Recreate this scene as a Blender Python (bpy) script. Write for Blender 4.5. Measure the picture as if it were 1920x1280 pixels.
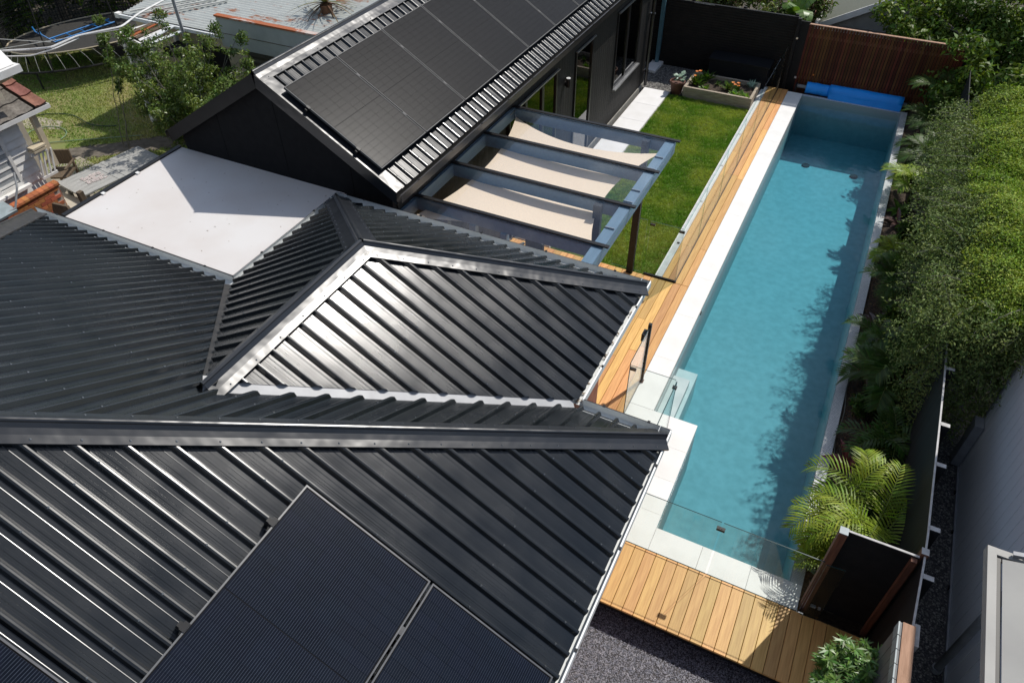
import bpy, bmesh, math, random
import numpy as np
from mathutils import Vector, Matrix

# ---------------------------------------------------------------- clear
for o in list(bpy.data.objects):
    bpy.data.objects.remove(o, do_unlink=True)
scene = bpy.context.scene
COL = scene.collection
random.seed(7)
RNG = np.random.default_rng(11)

# ---------------------------------------------------------------- camera (drone, 8.6 m above the deck)
PITCH, YAW, ROLL = math.radians(43.18956), math.radians(-27.02244), math.radians(-0.78418)
Fv = Vector((math.sin(YAW) * math.cos(PITCH), math.cos(YAW) * math.cos(PITCH), -math.sin(PITCH)))
Rv = Vector((math.cos(YAW), -math.sin(YAW), 0))
Uv = Rv.cross(Fv)
R2 = Rv * math.cos(ROLL) + Uv * math.sin(ROLL)
U2 = Uv * math.cos(ROLL) - Rv * math.sin(ROLL)
cam_data = bpy.data.cameras.new('camera')
cam_data.sensor_fit = 'HORIZONTAL'
cam_data.sensor_width = 36.0
cam_data.lens = 25.4834
cam_data.clip_start = 0.05
cam_data.clip_end = 1000
cam = bpy.data.objects.new('camera', cam_data)
COL.objects.link(cam)
M = Matrix.Identity(4)
for i in range(3):
    M[i][0], M[i][1], M[i][2] = R2[i], U2[i], -Fv[i]
M[2][3] = 8.6
cam.matrix_world = M
scene.camera = cam

# ---------------------------------------------------------------- sky, sun, exposure
SUN_EL, SUN_AZ = math.radians(51.2), math.radians(23.0)      # azimuth from +Y towards +X
world = bpy.data.worlds.new('World')
scene.world = world
world.use_nodes = True
wn, wl = world.node_tree.nodes, world.node_tree.links
wn.clear()
w_out = wn.new('ShaderNodeOutputWorld')
w_bg = wn.new('ShaderNodeBackground')
w_sky = wn.new('ShaderNodeTexSky')
w_sky.sky_type = 'NISHITA'
w_sky.sun_disc = False
w_sky.sun_elevation = SUN_EL
w_sky.sun_rotation = SUN_AZ
w_sky.air_density = 1.0
w_sky.dust_density = 0.6
w_sky.ozone_density = 1.2
# scattered fair-weather clouds over the whole dome
w_tc = wn.new('ShaderNodeTexCoord')
w_nz = wn.new('ShaderNodeTexNoise')
w_nz.inputs['Scale'].default_value = 3.2
w_nz.inputs['Detail'].default_value = 7
w_nz.inputs['Roughness'].default_value = 0.58
w_rp = wn.new('ShaderNodeValToRGB')
w_rp.color_ramp.elements[0].position = 0.50
w_rp.color_ramp.elements[0].color = (0, 0, 0, 1)
w_rp.color_ramp.elements[1].position = 0.72
w_rp.color_ramp.elements[1].color = (1, 1, 1, 1)
w_mx = wn.new('ShaderNodeMixRGB')
w_mx.inputs[2].default_value = (14.0, 14.4, 15.0, 1)
wl.new(w_tc.outputs['Generated'], w_nz.inputs['Vector'])
wl.new(w_nz.outputs['Fac'], w_rp.inputs[0])
wl.new(w_rp.outputs[0], w_mx.inputs[0])
wl.new(w_sky.outputs[0], w_mx.inputs[1])
wl.new(w_mx.outputs[0], w_bg.inputs[0])
w_bg.inputs[1].default_value = 0.10
wl.new(w_bg.outputs[0], w_out.inputs[0])

sun_data = bpy.data.lights.new('sun', 'SUN')
sun_data.energy = 4.1
sun_data.angle = math.radians(0.7)
sun_data.color = (1.0, 0.955, 0.89)
sun = bpy.data.objects.new('sun', sun_data)
COL.objects.link(sun)
sdir = Vector((math.sin(SUN_AZ) * math.cos(SUN_EL), math.cos(SUN_AZ) * math.cos(SUN_EL), math.sin(SUN_EL)))
sun.rotation_euler = sdir.to_track_quat('Z', 'Y').to_euler()
sun.location = sdir * 40

scene.view_settings.view_transform = 'Standard'
scene.view_settings.look = 'None'
scene.view_settings.gamma = 1
scene.view_settings.exposure = 0.0
scene.view_settings.use_curve_mapping = False
scene.render.engine = 'CYCLES'
scene.cycles.max_bounces = 8
scene.cycles.transparent_max_bounces = 24
scene.cycles.caustics_reflective = False
scene.cycles.caustics_refractive = False

# ================================================================= materials
MATS = {}

def nd(nt, t, **kw):
    n = nt.nodes.new(t)
    for k, v in kw.items():
        setattr(n, k, v)
    return n

def mat(name, c1, c2=None, rough=0.6, metal=0.0, spec=0.5, scale=8.0, stretch=(1, 1, 1), detail=4.0,
        bump=0.0, bscale=None, bdist=0.01, rand=0.0, island=0.0, lo=0.35, hi=0.65, coat=0.0, transl=0.0, rvar=0.0, bstretch=None):
    """Principled material: two tones mixed by noise, per-object / per-leaf variation, fine relief."""
    m = bpy.data.materials.new(name)
    m.use_nodes = True
    nt = m.node_tree
    b = nt.nodes['Principled BSDF']
    b.inputs['Roughness'].default_value = rough
    b.inputs['Metallic'].default_value = metal
    b.inputs['Specular IOR Level'].default_value = spec
    b.inputs['Coat Weight'].default_value = coat
    b.inputs['Coat Roughness'].default_value = 0.08
    if c2 is None:
        c2 = tuple(x * 0.8 for x in c1)
    tc = nd(nt, 'ShaderNodeTexCoord')
    mp = nd(nt, 'ShaderNodeMapping')
    mp.inputs['Scale'].default_value = stretch
    nt.links.new(tc.outputs['Object'], mp.inputs['Vector'])
    nz = nd(nt, 'ShaderNodeTexNoise')
    nz.inputs['Scale'].default_value = scale
    nz.inputs['Detail'].default_value = detail
    nt.links.new(mp.outputs[0], nz.inputs['Vector'])
    rp = nd(nt, 'ShaderNodeValToRGB')
    rp.color_ramp.elements[0].position = lo
    rp.color_ramp.elements[1].position = hi
    rp.color_ramp.elements[0].color = (*c1, 1)
    rp.color_ramp.elements[1].color = (*c2, 1)
    nt.links.new(nz.outputs['Fac'], rp.inputs[0])
    colout = rp.outputs[0]
    if rand or island:
        hs = nd(nt, 'ShaderNodeHueSaturation')
        src = nd(nt, 'ShaderNodeObjectInfo').outputs['Random'] if rand else nd(nt, 'ShaderNodeNewGeometry').outputs['Random Per Island']
        amt = rand or island
        mr = nd(nt, 'ShaderNodeMapRange')
        mr.inputs['To Min'].default_value = 1 - amt
        mr.inputs['To Max'].default_value = 1 + amt
        nt.links.new(src, mr.inputs['Value'])
        nt.links.new(mr.outputs[0], hs.inputs['Value'])
        mr2 = nd(nt, 'ShaderNodeMapRange')
        mr2.inputs['To Min'].default_value = 0.5 - amt * 0.06
        mr2.inputs['To Max'].default_value = 0.5 + amt * 0.06
        wv = nd(nt, 'ShaderNodeMath', operation='FRACT')
        ml = nd(nt, 'ShaderNodeMath', operation='MULTIPLY')
        ml.inputs[1].default_value = 7.31
        nt.links.new(src, ml.inputs[0])
        nt.links.new(ml.outputs[0], wv.inputs[0])
        nt.links.new(wv.outputs[0], mr2.inputs['Value'])
        nt.links.new(mr2.outputs[0], hs.inputs['Hue'])
        nt.links.new(colout, hs.inputs['Color'])
        colout = hs.outputs[0]
    nt.links.new(colout, b.inputs['Base Color'])
    if rvar:
        mr = nd(nt, 'ShaderNodeMapRange')
        mr.inputs['From Min'].default_value = 0.3
        mr.inputs['From Max'].default_value = 0.7
        mr.inputs['To Min'].default_value = rough - rvar
        mr.inputs['To Max'].default_value = rough + rvar
        nt.links.new(nz.outputs['Fac'], mr.inputs['Value'])
        nt.links.new(mr.outputs[0], b.inputs['Roughness'])
    if bump:
        nb = nd(nt, 'ShaderNodeTexNoise')
        nb.inputs['Scale'].default_value = bscale or scale * 3
        nb.inputs['Detail'].default_value = 3
        if bstretch:
            mb_ = nd(nt, 'ShaderNodeMapping')
            mb_.inputs['Scale'].default_value = bstretch
            nt.links.new(tc.outputs['Object'], mb_.inputs['Vector'])
            nt.links.new(mb_.outputs[0], nb.inputs['Vector'])
        else:
            nt.links.new(mp.outputs[0], nb.inputs['Vector'])
        bp = nd(nt, 'ShaderNodeBump')
        bp.inputs['Strength'].default_value = bump
        bp.inputs['Distance'].default_value = bdist
        nt.links.new(nb.outputs['Fac'], bp.inputs['Height'])
        nt.links.new(bp.outputs[0], b.inputs['Normal'])
    if transl:
        tr = nd(nt, 'ShaderNodeBsdfTranslucent')
        gm = nd(nt, 'ShaderNodeMixRGB', blend_type='MULTIPLY')
        gm.inputs[0].default_value = 1
        gm.inputs[2].default_value = (1.2, 1.25, 0.5, 1)
        nt.links.new(colout, gm.inputs[1])
        nt.links.new(gm.outputs[0], tr.inputs[0])
        ms = nd(nt, 'ShaderNodeMixShader')
        ms.inputs[0].default_value = transl
        nt.links.new(b.outputs[0], ms.inputs[1])
        nt.links.new(tr.outputs[0], ms.inputs[2])
        nt.links.new(ms.outputs[0], nt.nodes['Material Output'].inputs[0])
    MATS[name] = m
    return m

def glassy(name, tint, rough=0.0, ior=1.5, bump=0.0, bscale=5.0, gloss=(1, 1, 1), graze=1.0):
    """Clear sheet: Fresnel mix of a mirror and a tinted see-through."""
    m = bpy.data.materials.new(name)
    m.use_nodes = True
    nt = m.node_tree
    nt.nodes.remove(nt.nodes['Principled BSDF'])
    t = nd(nt, 'ShaderNodeBsdfTransparent')
    t.inputs[0].default_value = (*tint, 1)
    g = nd(nt, 'ShaderNodeBsdfGlossy')
    g.inputs['Roughness'].default_value = rough
    g.inputs[0].default_value = (*gloss, 1)
    f = nd(nt, 'ShaderNodeLayerWeight')          # facing term is the same on both sides of a sheet
    pw = nd(nt, 'ShaderNodeMath', operation='POWER')
    pw.inputs[1].default_value = 5.0
    nt.links.new(f.outputs['Facing'], pw.inputs[0])
    f0 = ((ior - 1) / (ior + 1)) ** 2
    ma = nd(nt, 'ShaderNodeMath', operation='MULTIPLY_ADD')
    ma.inputs[1].default_value = (1 - f0) * graze
    ma.inputs[2].default_value = f0
    nt.links.new(pw.outputs[0], ma.inputs[0])
    ms = nd(nt, 'ShaderNodeMixShader')
    nt.links.new(ma.outputs[0], ms.inputs[0])
    nt.links.new(t.outputs[0], ms.inputs[1])
    nt.links.new(g.outputs[0], ms.inputs[2])
    if bump:
        tc = nd(nt, 'ShaderNodeTexCoord')
        nz = nd(nt, 'ShaderNodeTexNoise')
        nz.inputs['Scale'].default_value = bscale
        nz.inputs['Detail'].default_value = 3
        nt.links.new(tc.outputs['Object'], nz.inputs['Vector'])
        bp = nd(nt, 'ShaderNodeBump')
        bp.inputs['Strength'].default_value = bump
        bp.inputs['Distance'].default_value = 0.02
        nt.links.new(nz.outputs['Fac'], bp.inputs['Height'])
        nt.links.new(bp.outputs[0], g.inputs['Normal'])
        nt.links.new(bp.outputs[0], f.inputs['Normal'])
    nt.links.new(ms.outputs[0], nt.nodes['Material Output'].inputs[0])
    MATS[name] = m
    return m

# metal and roof
mat('roof_metal', (0.0075, 0.0098, 0.012), (0.012, 0.0145, 0.017), rough=0.25, spec=0.5, scale=2.6, detail=8, bump=0.12, bscale=1.6, bdist=0.03, rvar=0.055)
mat('cap_metal', (0.012, 0.014, 0.017), (0.018, 0.020, 0.024), rough=0.30, spec=0.6, scale=2.0, bump=0.5, bscale=1.7, bdist=0.05)
mat('valley_metal', (0.025, 0.025, 0.025), (0.05, 0.047, 0.044), rough=0.5, spec=0.5, scale=14, bump=0.2)
mat('gutter_pale', (0.74, 0.76, 0.75), (0.64, 0.66, 0.65), rough=0.45, scale=6, lo=0.4, hi=0.75)
mat('zinc', (0.33, 0.335, 0.34), (0.42, 0.425, 0.43), rough=0.45, scale=5)
mat('gutter_debris', (0.16, 0.10, 0.06), (0.30, 0.24, 0.18), rough=0.9, scale=40)
mat('black_metal', (0.010, 0.010, 0.011), (0.015, 0.015, 0.016), rough=0.45, spec=0.3, scale=6)
mat('black_gutter', (0.016, 0.015, 0.014), (0.022, 0.02, 0.019), rough=0.3, spec=0.6, scale=3)
mat('screw', (0.20, 0.21, 0.22), rough=0.3, metal=0.6)
mat('clad_black', (0.008, 0.008, 0.009), (0.011, 0.011, 0.012), rough=0.75, spec=0.15, scale=9, bump=0.1)
mat('board_black', (0.012, 0.0118, 0.0115), (0.02, 0.019, 0.018), spec=0.2, rough=0.6, scale=3, stretch=(12, 12, 1), bump=0.15, rand=0.2)
mat('bronze_wall', (0.42, 0.15, 0.085), (0.24, 0.085, 0.05), rough=0.8, scale=9, stretch=(3, 3, 1), bump=0.3)
mat('house_wall', (0.30, 0.29, 0.27), rough=0.8)
mat('membrane', (0.58, 0.53, 0.495), (0.66, 0.645, 0.63), rough=0.75, scale=0.9, detail=8, lo=0.3, hi=0.7, bump=0.05, bscale=50)
# masonry, ground
mat('coping', (0.80, 0.79, 0.765), (0.72, 0.71, 0.68), rough=0.55, scale=2.6, detail=6, lo=0.45, hi=0.8, rand=0.025, bump=0.05, bscale=60)
mat('concrete', (0.80, 0.79, 0.78), (0.74, 0.73, 0.71), rough=0.7, scale=3, rand=0.02)
mat('kerb', (0.76, 0.75, 0.73), rough=0.7, scale=6)
mat('plinth', (0.36, 0.34, 0.30), (0.26, 0.25, 0.22), rough=0.8, scale=9)
mat('soil', (0.035, 0.025, 0.018), (0.09, 0.065, 0.045), rough=1.0, scale=22, detail=8, bump=0.8, bscale=45, bdist=0.03)
mat('earth', (0.10, 0.085, 0.06), (0.06, 0.05, 0.04), rough=1.0, scale=3, detail=8, bump=0.5, bscale=20)
mat('gravel_bed', (0.04, 0.04, 0.044), (0.11, 0.10, 0.10), rough=1.0, scale=60, bump=0.6, bscale=90)
mat('stone', (0.15, 0.152, 0.185), (0.26, 0.25, 0.27), rough=0.85, scale=20, island=0.5)
mat('stone_dim', (0.14, 0.135, 0.125), (0.24, 0.23, 0.21), rough=0.9, scale=20, island=0.6)
mat('lawn_base', (0.10, 0.18, 0.022), (0.16, 0.18, 0.045), rough=1.0, scale=2.5, detail=6, bump=0.4, bscale=60)
mat('grass', (0.135, 0.285, 0.03), (0.36, 0.43, 0.09), rough=0.65, spec=0.2, scale=1.1, detail=8, lo=0.4, hi=0.62, island=0.35, transl=0.3)
mat('grass_dry', (0.18, 0.32, 0.055), (0.38, 0.38, 0.14), rough=0.7, spec=0.2, scale=0.7, detail=5, island=0.35, transl=0.25)
mat('yard_base', (0.16, 0.20, 0.05), (0.26, 0.22, 0.10), rough=1.0, scale=1.2, detail=6, bump=0.4, bscale=40)
mat('dirt_path', (0.10, 0.085, 0.065), (0.17, 0.145, 0.115), rough=1.0, scale=7, detail=8, bump=0.5, bscale=30)
mat('paving_old', (0.42, 0.37, 0.29), (0.30, 0.26, 0.20), rough=0.9, scale=4, detail=7)
mat('brick', (0.46, 0.155, 0.055), (0.33, 0.10, 0.045), rough=0.85, scale=14, rand=0.3, bump=0.25)
mat('mortar', (0.45, 0.40, 0.34), rough=0.95, scale=20)
# pool
mat('plaster', (0.37, 0.37, 0.365), (0.45, 0.44, 0.435), rough=0.8, scale=7.0, detail=14, lo=0.33, hi=0.67)
mat('step_stone', (0.66, 0.62, 0.59), (0.56, 0.54, 0.52), rough=0.7, scale=4)
# timber
mat('decking', (0.73, 0.41, 0.135), (0.57, 0.285, 0.085), rough=0.5, scale=3.0, stretch=(12, 0.8, 12), detail=9, lo=0.36, hi=0.66, rand=0.21, bump=0.08, bscale=12)
mat('decking_x', (0.56, 0.30, 0.12), (0.42, 0.21, 0.08), rough=0.55, scale=2.2, stretch=(1.1, 11, 11), detail=5, rand=0.17)
mat('deck_frame', (0.018, 0.014, 0.011), rough=0.9)
mat('batten', (0.155, 0.05, 0.02), (0.085, 0.028, 0.013), rough=0.6, spec=0.2, scale=3, stretch=(10, 10, 1), rand=0.34, bump=0.1)
mat('post_brown', (0.20, 0.085, 0.05), (0.12, 0.05, 0.032), rough=0.7, scale=4, stretch=(9, 9, 1), bump=0.15)
mat('rail_timber', (0.45, 0.27, 0.18), (0.33, 0.19, 0.12), rough=0.8, scale=4, stretch=(9, 1, 9), bump=0.2)
mat('sleeper', (0.42, 0.36, 0.28), (0.29, 0.235, 0.18), rough=0.9, scale=3, stretch=(1.5, 12, 12), bump=0.3)
mat('table_grey', (0.40, 0.40, 0.38), (0.28, 0.275, 0.26), rough=0.85, scale=3, stretch=(12, 1.2, 12), rand=0.1, bump=0.2)
mat('old_timber', (0.15, 0.105, 0.065), (0.08, 0.06, 0.04), rough=0.9, scale=4, stretch=(8, 8, 1))
# fences / neighbour
mat('fence_black', (0.013, 0.014, 0.016), (0.019, 0.02, 0.022), spec=0.2, rough=0.65, scale=6, rand=0.2)
mat('fence_sunlit_cap', (0.55, 0.54, 0.53), (0.42, 0.41, 0.40), rough=0.7, scale=12)  # pale tone puts sunlight into the tops of the black fences
mat('slat_black', (0.011, 0.010, 0.010), (0.017, 0.015, 0.014), spec=0.2, rough=0.6, scale=5)
mat('grey_fence', (0.14, 0.145, 0.15), (0.11, 0.115, 0.12), rough=0.6, scale=4, rand=0.12)
mat('grey_edge', (0.30, 0.36, 0.38), rough=0.5)
mat('shed_wall', (0.80, 0.82, 0.84), (0.75, 0.77, 0.80), rough=0.5, scale=1.2, bump=0.05)
mat('shed_trim', (0.30, 0.31, 0.33), rough=0.5)
mat('awning', (0.34, 0.335, 0.315), (0.30, 0.295, 0.28), rough=0.6, scale=2)
mat('white_paint', (0.80, 0.79, 0.76), (0.72, 0.70, 0.66), rough=0.6, scale=5)
mat('cream_paint', (0.62, 0.53, 0.38), (0.52, 0.44, 0.31), rough=0.7, scale=5)
mat('cream_wall', (0.50, 0.45, 0.36), (0.40, 0.36, 0.29), rough=0.8, scale=3)
mat('garage_wall', (0.42, 0.41, 0.39), rough=0.8, scale=3)
mat('garage_roof', (0.10, 0.115, 0.085), (0.15, 0.15, 0.12), rough=0.9, scale=12, stretch=(1, 8, 1))
mat('tile_grey', (0.20, 0.18, 0.155), (0.12, 0.105, 0.09), rough=0.9, scale=18, rand=0.2, bump=0.3)
mat('tile_red', (0.28, 0.12, 0.085), (0.20, 0.085, 0.06), rough=0.85, scale=18, rand=0.15, bump=0.3)
mat('pipe_grey', (0.33, 0.34, 0.35), rough=0.4)
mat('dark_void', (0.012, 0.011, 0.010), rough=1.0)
mat('roller_door', (0.085, 0.08, 0.065), (0.06, 0.055, 0.045), rough=0.6, scale=5)
# pergola
mat('perg_blue', (0.14, 0.225, 0.31), (0.115, 0.19, 0.265), rough=0.4, scale=5, stretch=(4, 0.5, 4))
mat('perg_dark', (0.022, 0.026, 0.032), rough=0.5, spec=0.3)
mat('teal_post', (0.075, 0.17, 0.21), rough=0.45)
mat('sail', (0.92, 0.76, 0.60), (0.89, 0.73, 0.57), rough=0.95, spec=0.1, scale=30, transl=0.1)
mat('steel', (0.55, 0.56, 0.57), rough=0.3, metal=0.9)
mat('edge_glass', (0.02, 0.05, 0.05), rough=0.15)
mat('blind', (0.42, 0.44, 0.45), rough=0.7)
mat('frame_black', (0.014, 0.014, 0.015), rough=0.35)
mat('sill_steel', (0.42, 0.42, 0.42), rough=0.35, metal=0.7)
mat('lamp_white', (0.75, 0.75, 0.74), rough=0.4)
glassy('glass_clear', (0.93, 0.962, 0.953), ior=1.30, graze=0.6)
glassy('edge_soft', (0.55, 0.72, 0.69), ior=1.3, graze=0.6)
glassy('glass_roof', (0.99, 0.997, 0.997), ior=1.5, bump=0.02, bscale=1.5)
glassy('glass_window', (0.16, 0.19, 0.17), ior=1.9, bump=0.03, bscale=1.2)
glassy('water', (1.0, 1.0, 1.0), ior=1.33, bump=0.16, bscale=6.5, rough=0.0)
_wt = MATS['water'].node_tree
_va = nd(_wt, 'ShaderNodeVolumeAbsorption')
_va.inputs[0].default_value = (0.12, 0.785, 0.89, 1)
_va.inputs[1].default_value = 0.72
_wt.links.new(_va.outputs[0], _wt.nodes['Material Output'].inputs['Volume'])
# solar
mat('panel_frame_grey', (0.17, 0.17, 0.17), rough=0.35, metal=0.6)
mat('panel_frame_pale', (0.10, 0.10, 0.10), rough=0.5, spec=0.25)
mat('panel_back', (0.006, 0.006, 0.007), rough=0.6, spec=0.1)
# plants
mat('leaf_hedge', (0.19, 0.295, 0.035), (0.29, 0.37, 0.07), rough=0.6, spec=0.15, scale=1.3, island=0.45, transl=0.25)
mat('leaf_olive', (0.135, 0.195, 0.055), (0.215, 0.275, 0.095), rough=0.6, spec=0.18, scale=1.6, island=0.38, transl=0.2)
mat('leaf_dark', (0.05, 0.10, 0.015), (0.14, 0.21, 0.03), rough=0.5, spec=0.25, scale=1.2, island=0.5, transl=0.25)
mat('leaf_pitto', (0.09, 0.15, 0.03), (0.18, 0.24, 0.06), rough=0.4, spec=0.4, scale=1.4, island=0.5, transl=0.25)
mat('leaf_bush', (0.07, 0.16, 0.03), (0.12, 0.22, 0.045), rough=0.36, spec=0.4, scale=3, island=0.4, transl=0.25)
mat('leaf_palm', (0.15, 0.255, 0.022), (0.29, 0.36, 0.032), rough=0.45, spec=0.3, scale=2.0, island=0.35, transl=0.3)
mat('leaf_palm_dark', (0.036, 0.082, 0.013), (0.065, 0.12, 0.018), rough=0.45, spec=0.3, scale=2.0, island=0.35, transl=0.25)
mat('leaf_banana', (0.10, 0.19, 0.03), (0.15, 0.24, 0.05), rough=0.4, scale=2.0, island=0.25, transl=0.35)
mat('leaf_red', (0.26, 0.03, 0.06), (0.20, 0.09, 0.08), rough=0.4, scale=3.0, island=0.3, transl=0.2)
mat('leaf_purple', (0.055, 0.028, 0.03), (0.10, 0.055, 0.05), rough=0.35, scale=3.0, island=0.4, transl=0.1)
mat('leaf_cabbage', (0.20, 0.30, 0.22), (0.28, 0.38, 0.28), rough=0.5, scale=6, island=0.3)
mat('leaf_light', (0.14, 0.26, 0.03), (0.20, 0.33, 0.05), rough=0.45, scale=4, island=0.35, transl=0.3)
mat('leaf_cordyline', (0.14, 0.17, 0.04), (0.25, 0.25, 0.09), rough=0.4, scale=2, island=0.4, transl=0.2)
mat('dead_leaf', (0.16, 0.09, 0.045), (0.08, 0.045, 0.025), rough=0.9, scale=4, island=0.5)
mat('flower_orange', (0.75, 0.20, 0.015), (0.85, 0.28, 0.03), rough=0.6, scale=5)
mat('bark', (0.11, 0.09, 0.07), (0.19, 0.17, 0.14), rough=0.9, scale=10, stretch=(3, 3, 1))
mat('twig', (0.20, 0.19, 0.16), (0.13, 0.12, 0.10), rough=0.9, scale=10)
mat('stem_green', (0.11, 0.15, 0.03), rough=0.6)
# misc
mat('terracotta', (0.14, 0.058, 0.036), (0.10, 0.04, 0.026), rough=0.7, scale=8)
mat('blue_cover', (0.010, 0.33, 0.95), (0.008, 0.29, 0.88), rough=0.42, scale=2.2, bump=0.25, bscale=9, bdist=0.02)
mat('rod_grey', (0.30, 0.30, 0.28), rough=0.5)
mat('white_pole', (0.62, 0.62, 0.58), rough=0.5)
mat('ladder_blue', (0.03, 0.22, 0.55), rough=0.4)
mat('net_black', (0.012, 0.012, 0.012), rough=0.9)
mat('mat_grey', (0.022, 0.021, 0.019), (0.04, 0.038, 0.034), rough=0.85, scale=30)
mat('cable_white', (0.78, 0.77, 0.75), rough=0.5)
mat('hose_green', (0.03, 0.06, 0.03), rough=0.5)
mat('hose_pale', (0.22, 0.32, 0.20), rough=0.5)
mat('box_dark', (0.012, 0.013, 0.016), spec=0.2, rough=0.6)
mat('white_item', (0.70, 0.62, 0.58), (0.60, 0.52, 0.5), rough=0.6, scale=30, rand=0.1)
mat('chair_grey', (0.07, 0.085, 0.09), rough=0.6)

# corrugated rusty iron
def rusty(name, base, rust, thr):
    m = mat(name, base, tuple(x * 0.9 for x in base), rough=0.6, scale=4)
    nt = m.node_tree
    b = nt.nodes['Principled BSDF']
    old = b.inputs['Base Color'].links[0].from_socket
    tc = nd(nt, 'ShaderNodeTexCoord')
    nz = nd(nt, 'ShaderNodeTexNoise')
    nz.inputs['Scale'].default_value = 1.5
    nz.inputs['Detail'].default_value = 9
    nz.inputs['Roughness'].default_value = 0.7
    mp = nd(nt, 'ShaderNodeMapping')
    mp.inputs['Scale'].default_value = (0.6, 1.6, 1)
    nt.links.new(tc.outputs['Object'], mp.inputs[0])
    nt.links.new(mp.outputs[0], nz.inputs['Vector'])
    rp = nd(nt, 'ShaderNodeValToRGB')
    rp.color_ramp.elements[0].position = thr
    rp.color_ramp.elements[1].position = thr + 0.05
    rp.color_ramp.elements[0].color = (0, 0, 0, 1)
    rp.color_ramp.elements[1].color = (1, 1, 1, 1)
    nt.links.new(nz.outputs['Fac'], rp.inputs[0])
    mx = nd(nt, 'ShaderNodeMixRGB')
    mx.inputs[2].default_value = (*rust, 1)
    nt.links.new(rp.outputs[0], mx.inputs[0])
    nt.links.new(old, mx.inputs[1])
    nt.links.new(mx.outputs[0], b.inputs['Base Color'])
rusty('iron_rust', (0.50, 0.52, 0.49), (0.36, 0.16, 0.09), 0.555)
rusty('iron_parapet', (0.42, 0.45, 0.43), (0.30, 0.22, 0.14), 0.66)
rusty('iron_trim', (0.55, 0.45, 0.40), (0.36, 0.10, 0.03), 0.40)

# mosaic tile: small ceramic squares with grout
def mosaic():
    m = mat('mosaic', (0.5, 0.5, 0.5), rough=0.25)
    nt = m.node_tree
    b = nt.nodes['Principled BSDF']
    tc = nd(nt, 'ShaderNodeTexCoord')
    br = nd(nt, 'ShaderNodeTexBrick')
    br.inputs['Scale'].default_value = 1.0
    br.inputs['Brick Width'].default_value = 0.026
    br.inputs['Row Height'].default_value = 0.026
    br.inputs['Mortar Size'].default_value = 0.0035
    br.inputs['Color1'].default_value = (0.76, 0.78, 0.78, 1)
    br.inputs['Color2'].default_value = (0.58, 0.62, 0.63, 1)
    br.inputs['Mortar'].default_value = (0.34, 0.36, 0.36, 1)
    br.offset = 0.5
    nt.links.new(tc.outputs['Object'], br.inputs['Vector'])
    nt.links.new(br.outputs['Color'], b.inputs['Base Color'])
    bp = nd(nt, 'ShaderNodeBump')
    bp.inputs['Strength'].default_value = 0.5
    bp.inputs['Distance'].default_value = 0.004
    bp.invert = True
    nt.links.new(br.outputs['Fac'], bp.inputs['Height'])
    nt.links.new(bp.outputs[0], b.inputs['Normal'])
mosaic()

# solar cells: fine silver collector lines across a dark cell (object space)
def cells(name, base, line, pitch, width, rough, axis=0, coat=0.6, spec=0.55):
    m = mat(name, base, tuple(x * 0.8 for x in base), rough=rough, spec=spec, scale=5, coat=coat, island=0.12)
    nt = m.node_tree
    b = nt.nodes['Principled BSDF']
    old = b.inputs['Base Color'].links[0].from_socket
    tc = nd(nt, 'ShaderNodeTexCoord')
    sp = nd(nt, 'ShaderNodeSeparateXYZ')
    nt.links.new(tc.outputs['Object'], sp.inputs[0])
    d = nd(nt, 'ShaderNodeMath', operation='DIVIDE')
    d.inputs[1].default_value = pitch
    nt.links.new(sp.outputs[axis], d.inputs[0])
    fr = nd(nt, 'ShaderNodeMath', operation='FRACT')
    nt.links.new(d.outputs[0], fr.inputs[0])
    lt = nd(nt, 'ShaderNodeMath', operation='LESS_THAN')
    lt.inputs[1].default_value = width
    nt.links.new(fr.outputs[0], lt.inputs[0])
    mx = nd(nt, 'ShaderNodeMixRGB')
    mx.inputs[2].default_value = (*line, 1)
    nt.links.new(lt.outputs[0], mx.inputs[0])
    nt.links.new(old, mx.inputs[1])
    nt.links.new(mx.outputs[0], b.inputs['Base Color'])
cells('cell_near', (0.0035, 0.006, 0.013), (0.034, 0.038, 0.048), 0.0175, 0.16, 0.2, coat=0.0, spec=0.3)
cells('cell_far', (0.0065, 0.0062, 0.0065), (0.024, 0.024, 0.024), 0.0175, 0.16, 0.26, coat=0.0, spec=0.10)

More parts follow.
